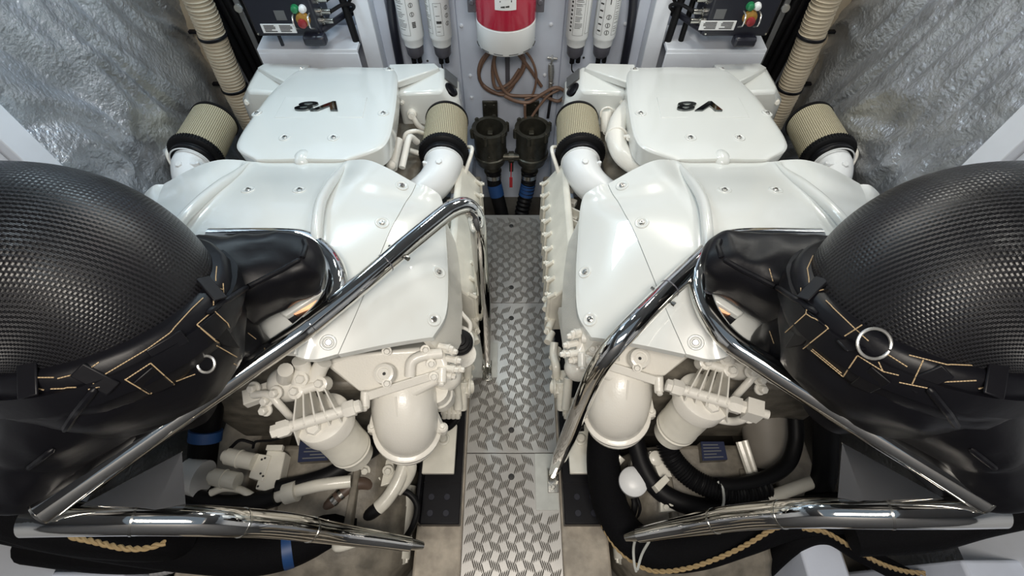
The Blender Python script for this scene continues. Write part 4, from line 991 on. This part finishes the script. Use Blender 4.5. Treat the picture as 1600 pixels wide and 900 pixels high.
# ------------------------------------------------------------------ stainless guard rails
gussetm = mat('polished_plate', (0.5, 0.5, 0.5), 0.12, 1.0, bump=0.05, bscale=12)
def rails(s):
    global MIR
    MIR = -1 if s > 0 else 1
    t = thing('guard_rail', SIDE('polished stainless guard rail round the left exhaust, with a gusset', 'polished stainless guard rail round the right exhaust, with a gusset'), 'guard rail', (-.34, .18, .3))
    if MIR > 0:
        run = [P(64, 799, 1.06), P(180, 719, 1.06), P(300, 635, 1.06), P(440, 539, 1.06), P(478, 512, 1.06), P(508, 482, 1.062), P(524, 452, 1.066), P(524, 424, 1.07), P(508, 397, 1.075), P(482, 378, 1.08), P(445, 372, 1.085), P(330, 372, 1.085)]
        low = [P(42, 813, 1.02), P(120, 812, 1.0), P(240, 812, .95), P(350, 815, .87), P(450, 822, .70), P(540, 836, .50), P(640, 850, .36)]
    else:
        run = [P(58, 783, 1.06), P(180, 710, 1.06), P(300, 636, 1.06), P(420, 560, 1.06), P(462, 530, 1.06), P(490, 494, 1.062), P(504, 458, 1.066), P(506, 428, 1.07), P(496, 402, 1.075), P(474, 382, 1.08), P(440, 372, 1.085), P(320, 372, 1.085)]
        low = [P(38, 799, 1.02), P(120, 801, 1.0), P(240, 802, .95), P(350, 802, .87), P(450, 809, .70), P(530, 822, .54), P(602, 836, .42)]
    bm = NB(); pp = cr(run, 8); tube(bm, pp, .0295, 28); obj('upper_tube', bm, chrome, t)
    bm = NB(); pp = cr(low, 8); n = len(pp)
    tube(bm, pp, [.034 if i < n*.72 else .034-.012*(i-n*.72)/(n*.28) for i in range(n)], 28); lt = obj('lower_tube', bm, chrome, t)
    for f in (.30, .55, .72):
        i = int(f*n); bm = NB(); cyl(bm, pp[i], pp[i].lerp(pp[i+1], .25), .0352, seg=28); obj('weld_seam', bm, dullsteel, lt)
    A, B, C_, D_ = (P(284, 706, 1.035), P(241, 799, .975), P(112, 798, 1.02), P(291, 801, .93)) if MIR > 0 else (P(284, 692, 1.035), P(250, 782, .975), P(112, 786, 1.02), P(292, 790, .93))
    bm = NB(); nn = (B-A).cross(C_-A).normalized(); prism(bm, [A, B, C_], nn*.005); obj('gusset', bm, gussetm, t, smooth=0)
    bm = NB(); nn = (D_-A).cross(B-A).normalized(); prism(bm, [A, D_, B], nn*.005); obj('gusset', bm, gussetm, t, smooth=0)
    bm = NB(); a, b = run[0], run[1]; d_ = (a-b).normalized(); lathe(bm, a-d_*.002, d_, [(0, .0305), (.004, .030), (.008, .022)], 24); obj('end_plug', bm, dullsteel, t)
    e = low[-1]; d_ = (low[-1]-low[-2]).normalized()
    bm = NB(); tube(bm, [e-d_*.03, e+d_*.02, e+d_*.05], [.021, .017, .012], 16); obj('flattened_end', bm, dullsteel, t)
    # grab rail from the guard rail down to the walkway
    t = thing('grab_rail', SIDE('bent stainless grab rail with its foot on the middle tread plate', 'bent stainless grab rail with its foot on the nearest tread plate'), 'grab rail', (-.118, .974, 0) if MIR > 0 else (-.171, .467, 0))
    if MIR > 0: gr = [P(484, 508, 1.066), P(560, 447, 1.064), P(640, 379, 1.062), P(690, 338, 1.06), P(709, 326, 1.057), P(727, 322, 1.045), P(741, 334, 1.01), P(747, 360, .95), P(751, 410, .76), P(756, 480, .50), P(761, 568, .05)]
    else: gr = [P(484, 383, 1.07), P(520, 418, 1.066), P(565, 462, 1.06), P(610, 508, 1.05), P(645, 546, 1.01), P(668, 580, .92), P(685, 617, .78), P(703, 660, .57), P(720, 702, .34), P(736, 740, .04)]
    bm = NB(); pp = cr(gr, 8); tube(bm, pp, [.0285]*(len(pp)-6)+[.027, .025, .023, .021, .020, .019], 28); obj('tube', bm, chrome, t)
    for f in ((.16,) if MIR > 0 else (.20,)):
        i = int(f*len(pp)); d_ = (pp[i+1]-pp[i]).normalized()
        bm = NB(); cyl(bm, pp[i], pp[i]+d_*.003, .0293, seg=28); obj('sleeve_joint', bm, greycap, t)
        bm = NB(); side = d_.cross(V((0, 0, 1))).normalized(); q = pp[i+2]; cyl(bm, q-side*.038, q+side*.038, .0045, seg=8); cyl(bm, q+side*.032, q+side*.042, .007, seg=8); obj('locking_pin', bm, dullsteel, t)
    f = gr[-1]; base = V((f.x, f.y, .004))
    bm = NB(); box(bm, base+V((0, -.02, .001)), (.045, .10, .006)); box(bm, base+V((-.020, -.005, .022)), (.004, .05, .04)); box(bm, base+V((.020, -.005, .022)), (.004, .05, .04)); lathe(bm, base+V((0, -.048, .004)), (0, 0, 1), [(0, .010), (.006, .009)], 12); obj('foot', bm, dullsteel, t, bevel=.002)
    MIR = 1
rails(-1); rails(1)

# ------------------------------------------------------------------ gearboxes and what hangs round them
def gearbox(s):
    global MIR
    MIR = -1 if s > 0 else 1
    t = thing('gearbox', SIDE('grimy cream, shade-darkened gearbox casting below the left fuel filter', 'grimy cream, shade-darkened gearbox casting below the right fuel filter'), 'gearbox', (-.70, .30, -.2))
    bm = NB(); loft(bm, [[V((x, y, z)) for x, z in ((-.98-g, -.2), (-.42+g, -.2), (-.42+g, .10), (-.50, .22+h), (-.60, .26+h), (-.90, .26+h), (-.98-g, .14))] for y, g, h in ((.06, -.06, -.06), (.14, 0, 0), (.34, 0, .03), (.52, .0, .05))]); obj('housing', bm, grime_shade, t, bevel=.02, seg=3)
    bm = NB(); box(bm, (-.72, .22, .275), (.30, .02, .03)); box(bm, (-.58, .30, .285), (.025, .26, .05)); box(bm, (-.86, .30, .285), (.025, .26, .05)); obj('cast_rib', bm, grime_shade, t, bevel=.006)
    bm = NB(); tube(bm, cr([V((-.62, .19, .27)), V((-.60, .17, .30)), V((-.55, .18, .31)), V((-.52, .20, .28))], 6), .014, 10); obj('lifting_eye', bm, cream, t)
    if MIR > 0: pl = [P(468, 690, .345), P(508, 690, .345), P(512, 719, .335), P(465, 722, .335)]
    else: pl = [P(1600-1131, 690, .345), P(1600-1095, 690, .345), P(1600-1098, 720, .335), P(1600-1137, 718, .335)]
    c = sum(pl, V())/4
    bm = NB(); prism(bm, pl, (0, 0, -.006)); lp = obj('label_plate', bm, bluel, t, smooth=0)
    bm = NB(); prism(bm, [p-V((0, 0, .006)) for p in pl], (0, 0, -.07)); obj('label_boss', bm, grime_shade, t)
    bm = NB(); rnd = random.Random(9); nn = (pl[1]-pl[0]).cross(pl[3]-pl[0]).normalized(); nn = nn if nn.z > 0 else -nn
    for k in range(5):
        f0 = .15+k*.165
        for a, b in ((.15+.3*rnd.random(), .93),):
            q = [pl[0].lerp(pl[1], a).lerp(pl[3].lerp(pl[2], a), f0), pl[0].lerp(pl[1], b).lerp(pl[3].lerp(pl[2], b), f0), pl[0].lerp(pl[1], b).lerp(pl[3].lerp(pl[2], b), f0+.06), pl[0].lerp(pl[1], a).lerp(pl[3].lerp(pl[2], a), f0+.06)]
            bm.faces.new([bm.verts.new(p+nn*.0015) for p in q])
    o = obj('label_print', bm, silverl, lp, smooth=0); o['kind'] = 'stuff'
    bm = NB(); cyl(bm, (-.50, .42, .05), (-.50, .16, .02), .10, .10, 28); lathe(bm, (-.50, .16, .02), (0, -1, -.1), [(0, .09), (.02, .085), (.03, .05), (.06, .045)], 24)
    for a in range(8): bolt(bm, (-.50+.085*math.cos(a*.785), .158, .02+.085*math.sin(a*.785)), (0, -1, -.1), .009, .012)
    obj('oil_pump', bm, cream, t)
    bm = NB()
    for q_ in ((622, 742, .22), (618, 758, .2), (606, 735, .26), (590, 748, .24), (570, 735, .28)): bolt(bm, P(*q_), (.2, -.5, .8), .014, .014)
    box(bm, P(590, 745, .22), (.14, .09, .05), Matrix.Rotation(.3, 3, 'Z')); tube(bm, cr([P(630, 712, .30), P(642, 728, .28), P(636, 748, .24), P(620, 768, .22)]), .022, 12); obj('oil_fittings', bm, cream, t, bevel=.004)
    bm = NB(); cyl(bm, (-.60, .10, .10), (-.96, .10, .06), .035, .03, 14); cyl(bm, (-.70, .16, .16), (-.92, .12, .14), .028, .028, 14); box(bm, (-.72, .06, .02), (.3, .08, .05)); obj('lower_pipes', bm, grime_shade, t, bevel=.004)
    if MIR > 0:
        v = [P(418, 700, .36), P(446, 706, .36), P(432, 770, .36), P(398, 764, .36)]
        bm = NB(); prism(bm, v, (0, 0, -.06)); vb = obj('valve_block', bm, cream, t, bevel=.005)
        bm = NB(); prism(bm, [P(400, 708, .365), P(424, 712, .365), P(410, 752, .365), P(388, 746, .365)], (0, 0, -.05)); box(bm, P(430, 700, .37), (.06, .02, .02)); obj('valve_plate', bm, cream, vb, bevel=.003)
        for a, b in (((356, 713), (398, 722)), ((334, 745), (372, 752))):
            bm = NB(); p0, p1 = P(*a, .37), P(*b, .37); cyl(bm, p0, p1, .030, seg=20); cyl(bm, p0-(p1-p0)*.15, p0, .020, seg=14); torus(bm, p0.lerp(p1, .45), p1-p0, .030, .003); obj('solenoid', bm, cream, vb)
        bm = NB(); cyl(bm, P(318, 748, .33), P(290, 742, .33), .065, .060, 24); cyl(bm, P(290, 742, .33), P(284, 742, .33), .02, seg=12); obj('round_cover', bm, whiteb, t)
        bm = NB()
        for q_ in ((409, 718, .37), (414, 716, .37), (407, 740, .37), (411, 744, .37), (403, 760, .37)): lathe(bm, P(*q_), (0, 0, 1), [(0, .004), (.001, .004)], 8)
        o = obj('port_holes', bm, ink, vb); o['kind'] = 'stuff'
        bm = NB(); tube(bm, cr([P(330, 770, .34), P(350, 763, .35), P(375, 765, .35), P(395, 775, .34)]), .013, 10); obj('elbow_pipe', bm, cream, vb)
        bm = NB(); tube(bm, cr([P(395, 700, .36), P(400, 690, .38), P(425, 688, .37), P(450, 680, .36), P(465, 668, .37)]), .005, 6); tube(bm, cr([P(360, 700, .36), P(375, 688, .38), P(395, 692, .36)]), .006, 6); obj('wire', bm, rubber, t)
    else:
        bm = NB(); cyl(bm, P(405, 640, .30), P(398, 725, .20), .095, .085, 24); obj('round_cover', bm, hullw, t)
        bm = NB(); prism(bm, [P(1600-1032, 778, .34), P(1600-1048, 768, .35), P(1600-1092, 795, .34), P(1600-1032, 800, .32)], (0, 0, -.03))
        for q_ in ((1049, 787), (1041, 793), (1070, 790)): lathe(bm, P(1600-q_[0], q_[1], .345), (0, 0, 1), [(0, .010), (.006, .010), (.006, .006)], 12)
        obj('drilled_bracket', bm, cream, t, bevel=.003)
        bm = NB(); lathe(bm, P(1600-1025, 716, .36), (0, -.2, 1), [(-.02, .03), (.004, .026), (.008, .018), (.01, .008)], 20); prism(bm, [P(1600-1015, 705, .36), P(1600-1038, 708, .36), P(1600-1050, 745, .34), P(1600-1030, 745, .34)], (0, 0, -.03)); obj('side_plate', bm, cream, t)
        bm = NB(); tube(bm, [P(1600-1155, 690, .36), P(1600-1172, 740, .33)], .014, 8); tube(bm, [P(1600-1164, 688, .36), P(1600-1180, 738, .33)], .010, 8); obj('thin_pipe', bm, cream, t)
    MIR = 1
gearbox(-1); gearbox(1)

def hose(label, pix, r, m, cat='hose', name='hose', n=8, ribs=0, seg=16, fittings=(), group=None, tail=None):
    """fittings: (first, last, radius, material, name) as fractions of the length"""
    pts = cr([P(*q) for q in pix], n)
    if ribs:
        pts = cr([P(*q) for q in pix], n*4); a = 0; rr = []
        for i, p in enumerate(pts):
            if i: a += (pts[i]-pts[i-1]).length
            rr.append(r*(1+.06*math.sin(a*2*math.pi/ribs)))
    else: rr = r
    bm = NB(); cut = int(tail[0]*(len(pts)-1)) if tail else len(pts)-1
    tube(bm, pts[:cut+1], rr, seg)
    if fittings:
        t = thing(name, label, cat, tuple(min(pts, key=lambda p: p.z)), group)
        obj('hose_body', bm, m, t)
        for f0, f1, r1, m1, nm in fittings:
            i0, i1 = int(f0*(len(pts)-1)), max(int(f0*(len(pts)-1))+1, int(f1*(len(pts)-1)))
            b2 = NB(); tube(b2, pts[i0:i1+1], r1, seg); obj(nm, b2, m1, t)
        if tail:
            b2 = NB(); tube(b2, pts[cut-1:], tail[1], seg); obj(tail[3], b2, tail[2], t)
        return t
    return one(name, label, cat, bm, m, group)
def strand(label, pix, r=.007, name='rope'):
    """two-strand rope: helical twist round its own centre line"""
    pts = cr([P(*q) for q in pix], 24); bm = NB()
    for ph in (0, math.pi):
        a = 0; q = []
        for i, p in enumerate(pts):
            if i: a += (pts[i]-pts[i-1]).length
            d = (pts[min(i+1, len(pts)-1)]-pts[max(i-1, 0)]).normalized(); N = d.orthogonal().normalized(); B = d.cross(N)
            th = a*2*math.pi/.045+ph; q.append(p+(N*math.cos(th)+B*math.sin(th))*r*.55)
        tube(bm, q, r*.65, 6)
    return one(name, label, 'rope', bm, rope)
W = 1600
# port side, under the rail
hose('black hose with a white end fitting below the left gearbox valve block', [(284, 735, .30), (296, 772, .30), (340, 788, .31), (400, 784, .33), (452, 770, .35), (500, 758, .36), (548, 752, .34)], .033, rubber, fittings=((.66, .72, .036, cream, 'end_collar'),), tail=(.62, .022, cream, 'end_pipe'))
hose('black hose running up under the left fuel filter', [(434, 762, .34), (470, 756, .34), (510, 744, .34), (550, 722, .33), (600, 690, .28)], .030, rubber)
hose('brown hose with a steel clamp below the left water elbow', [(580, 772, .22), (572, 757, .26), (555, 757, .28), (536, 770, .28), (516, 788, .27), (494, 808, .22)], .024, mat('dark_brown_hose', (.09, .06, .045), .45), fittings=((.62, .66, .026, dullsteel, 'clamp'), (.72, .76, .026, dullsteel, 'clamp')))
hose('white pipe turning into black hose behind the end of the left guard rail', [(634, 720, .28), (622, 752, .27), (606, 778, .26), (588, 796, .25), (560, 815, .22), (530, 838, .18)], .024, rubber, fittings=((0, .58, .0255, cream, 'white_pipe'),))
hose('thin black hose curving behind the tip of the left guard rail', [(618, 765, .20), (640, 772, .20), (652, 792, .18), (645, 822, .15), (630, 846, .10)], .012, rubber)
hose('thick black hose with a blue band under the left guard rail', [(-15, 806, .60), (60, 822, .55), (180, 845, .45), (300, 862, .36), (390, 868, .32), (450, 858, .30), (500, 836, .26), (560, 812, .20)], .062, cloth, fittings=((.70, .745, .064, bluestrap, 'blue_band'),))
hose('second thick black hose sagging into the bottom left corner', [(-80, 835, .50), (40, 850, .45), (160, 866, .36), (250, 866, .30), (300, 848, .26), (330, 800, .22)], .055, cloth)
hose('black cloth-covered pipe at the left edge below the guard rail', [(-90, 760, .70), (20, 800, .66), (120, 826, .60), (230, 838, .50), (285, 838, .40)], .070, cloth)
hose('grey corrugated conduit curling under the left guard rail', [(318, 790, .25), (313, 830, .28), (302, 860, .28), (280, 882, .28), (240, 893, .26)], .019, greyhose, ribs=.016)
hose('grey conduit hanging beside the left gearbox', [(322, 640, .40), (318, 680, .34), (316, 735, .28)], .017, greyhose, ribs=.018)
one('blue_strap', 'blue band around the dark pipe behind the left valve block', 'strap', (lambda b: (cyl(b, P(322, 672, .42), P(320, 688, .40), .055, seg=20), b)[-1])(NB()), bluestrap)
hose('dark pipe going down behind the left valve block', [(330, 600, .60), (324, 650, .46), (318, 700, .34), (312, 760, .22)], .050, rubber)
strand('tan rope looped under the left guard rail', [(108, 838, .72), (150, 847, .72), (190, 856, .72), (225, 857, .72), (258, 848, .72)])
strand('short tan rope at the left edge below the jacket', [(-5, 762, .86), (12, 778, .86), (28, 794, .85), (40, 804, .84)])
# starboard side
hose('thick black braided hose sweeping round the right engine foot', [(952, 640, .34), (944, 690, .30), (944, 740, .27), (956, 795, .25), (985, 840, .25), (1030, 862, .26), (1090, 858, .28), (1160, 836, .30), (1230, 812, .34), (1320, 800, .40)], .064, cloth)
strand('tan rope lying along the outer edge of the thick braided hose', [(930, 650, .30), (924, 700, .28), (923, 750, .26), (932, 795, .25), (955, 845, .25), (985, 875, .26), (1020, 892, .28), (1070, 889, .32), (1120, 873, .36), (1165, 852, .40), (1210, 826, .44), (1250, 815, .46)])
hose('black hose under the rope at the bottom right', [(1180, 905, .10), (1240, 850, .30), (1290, 836, .34), (1340, 862, .34), (1400, 893, .30), (1470, 930, .25)], .030, cloth)
strand('tan rope falling away under the right guard rail', [(1255, 826, .50), (1290, 832, .50), (1330, 855, .46), (1370, 878, .42), (1410, 892, .38), (1445, 896, .36)])
hose('smooth black hose in a wide bend under the right fuel filter', [(985, 640, .40), (993, 690, .36), (1008, 735, .34), (1035, 770, .33), (1080, 790, .33), (1135, 796, .34), (1190, 782, .35), (1228, 768, .36), (1272, 752, .36)], .034, rubber, fittings=((.78, .81, .037, cream, 'end_collar'),), tail=(.78, .022, cream, 'end_pipe'))
hose('ribbed black hose dropping from the right fuel filter', [(1040, 690, .42), (1052, 718, .40), (1078, 745, .38), (1110, 762, .38), (1150, 770, .38), (1200, 760, .38)], .036, rubber, ribs=.010)
hose('black hose rising beside the right gearbox cover', [(1243, 655, .45), (1243, 690, .42), (1230, 725, .40), (1195, 748, .40), (1150, 758, .40), (1120, 758, .40)], .026, rubber)
hose('dark hose dropping behind the right guard rail', [(1290, 640, .60), (1290, 690, .50), (1288, 740, .40), (1270, 800, .25)], .040, rubber)
hose('short black hose behind the right water elbow', [(1010, 612, .40), (1035, 614, .42), (1060, 618, .42)], .034, rubber)
hose('tan corrugated duct in the bottom right corner below the jacket', [(1500, 775, .72), (1560, 756, .76), (1640, 730, .80)], .048, duct, ribs=.018, cat='duct', name='tan_duct_hose')
strand('tan rope at the right edge below the corrugated duct', [(1560, 792, .74), (1590, 780, .78), (1640, 765, .80)])
hose('black hose along the right edge below the guard rail', [(1330, 838, .55), (1440, 830, .60), (1530, 806, .66), (1650, 780, .72)], .055, cloth)
hose('dark hose lying across the right bilge behind the rope', [(1180, 842, .20), (1260, 836, .24), (1330, 822, .28), (1400, 815, .32)], .036, rubber)
hose('black hose standing at the bottom of the right bilge', [(1210, 905, -.05), (1212, 870, .05), (1216, 840, .15)], .026, rubber)
# small fittings on the starboard side
t = thing('expansion_bottle', 'round white cap bottle beside the thick braided hose', 'bottle', tuple(P(995, 775, .16)))
c = P(990, 752, .34); ax = (O-c).normalized()*.6+V((0, 0, .5)); ax.normalize()
bm = NB(); lathe(bm, c-ax*.14, ax, [(0, .045), (.02, .05), (.12, .05)], 28); obj('bottle_body', bm, cream, t)
bm = NB(); lathe(bm, c-ax*.02, ax, [(0, .052), (.004, .053), (.016, .051), (.026, .040), (.031, .020), (.032, .004)], 32); obj('cap', bm, whiteb, t)
bm = NB(); tube(bm, cr([c-ax*.13, P(992, 790, .22), P(984, 815, .16), P(978, 832, .10)]), .012, 8); tube(bm, cr([c-ax*.12, P(1000, 792, .22), P(992, 822, .15)]), .006, 6); obj('lead', bm, rubber, t)
one('hose_clip', 'cream clip holding the smooth hose under the right fuel filter', 'clip', (lambda b: (prism(b, [P(1022, 758, .385), P(1040, 741, .385), P(1047, 750, .385), P(1030, 768, .385)], (0, 0, -.012)), prism(b, [P(1022, 758, .385), P(1030, 768, .385), P(1026, 771, .36), P(1018, 761, .36)], (0, .002, -.03)), b)[-1])(NB()), cream, bevel=.002)
def tie(label, pix):
    bm = NB(); tube(bm, cr([P(*q) for q in pix], 6), .0045, 6); one('cable_tie', label, 'cable tie', bm, padm)
tie('white cable tie round the two hoses below the right gearbox', [(1122, 752, .42), (1129, 762, .42), (1131, 782, .40), (1127, 798, .36)])
tie('pale cable tie hanging from the tip of the right guard rail', [(996, 832, .44), (990, 855, .36), (991, 880, .33), (994, 893, .31)])
tie('pale cable tie slanting across the braided hose by the rail tip', [(1014, 846, .42), (1003, 866, .36), (996, 890, .32)])
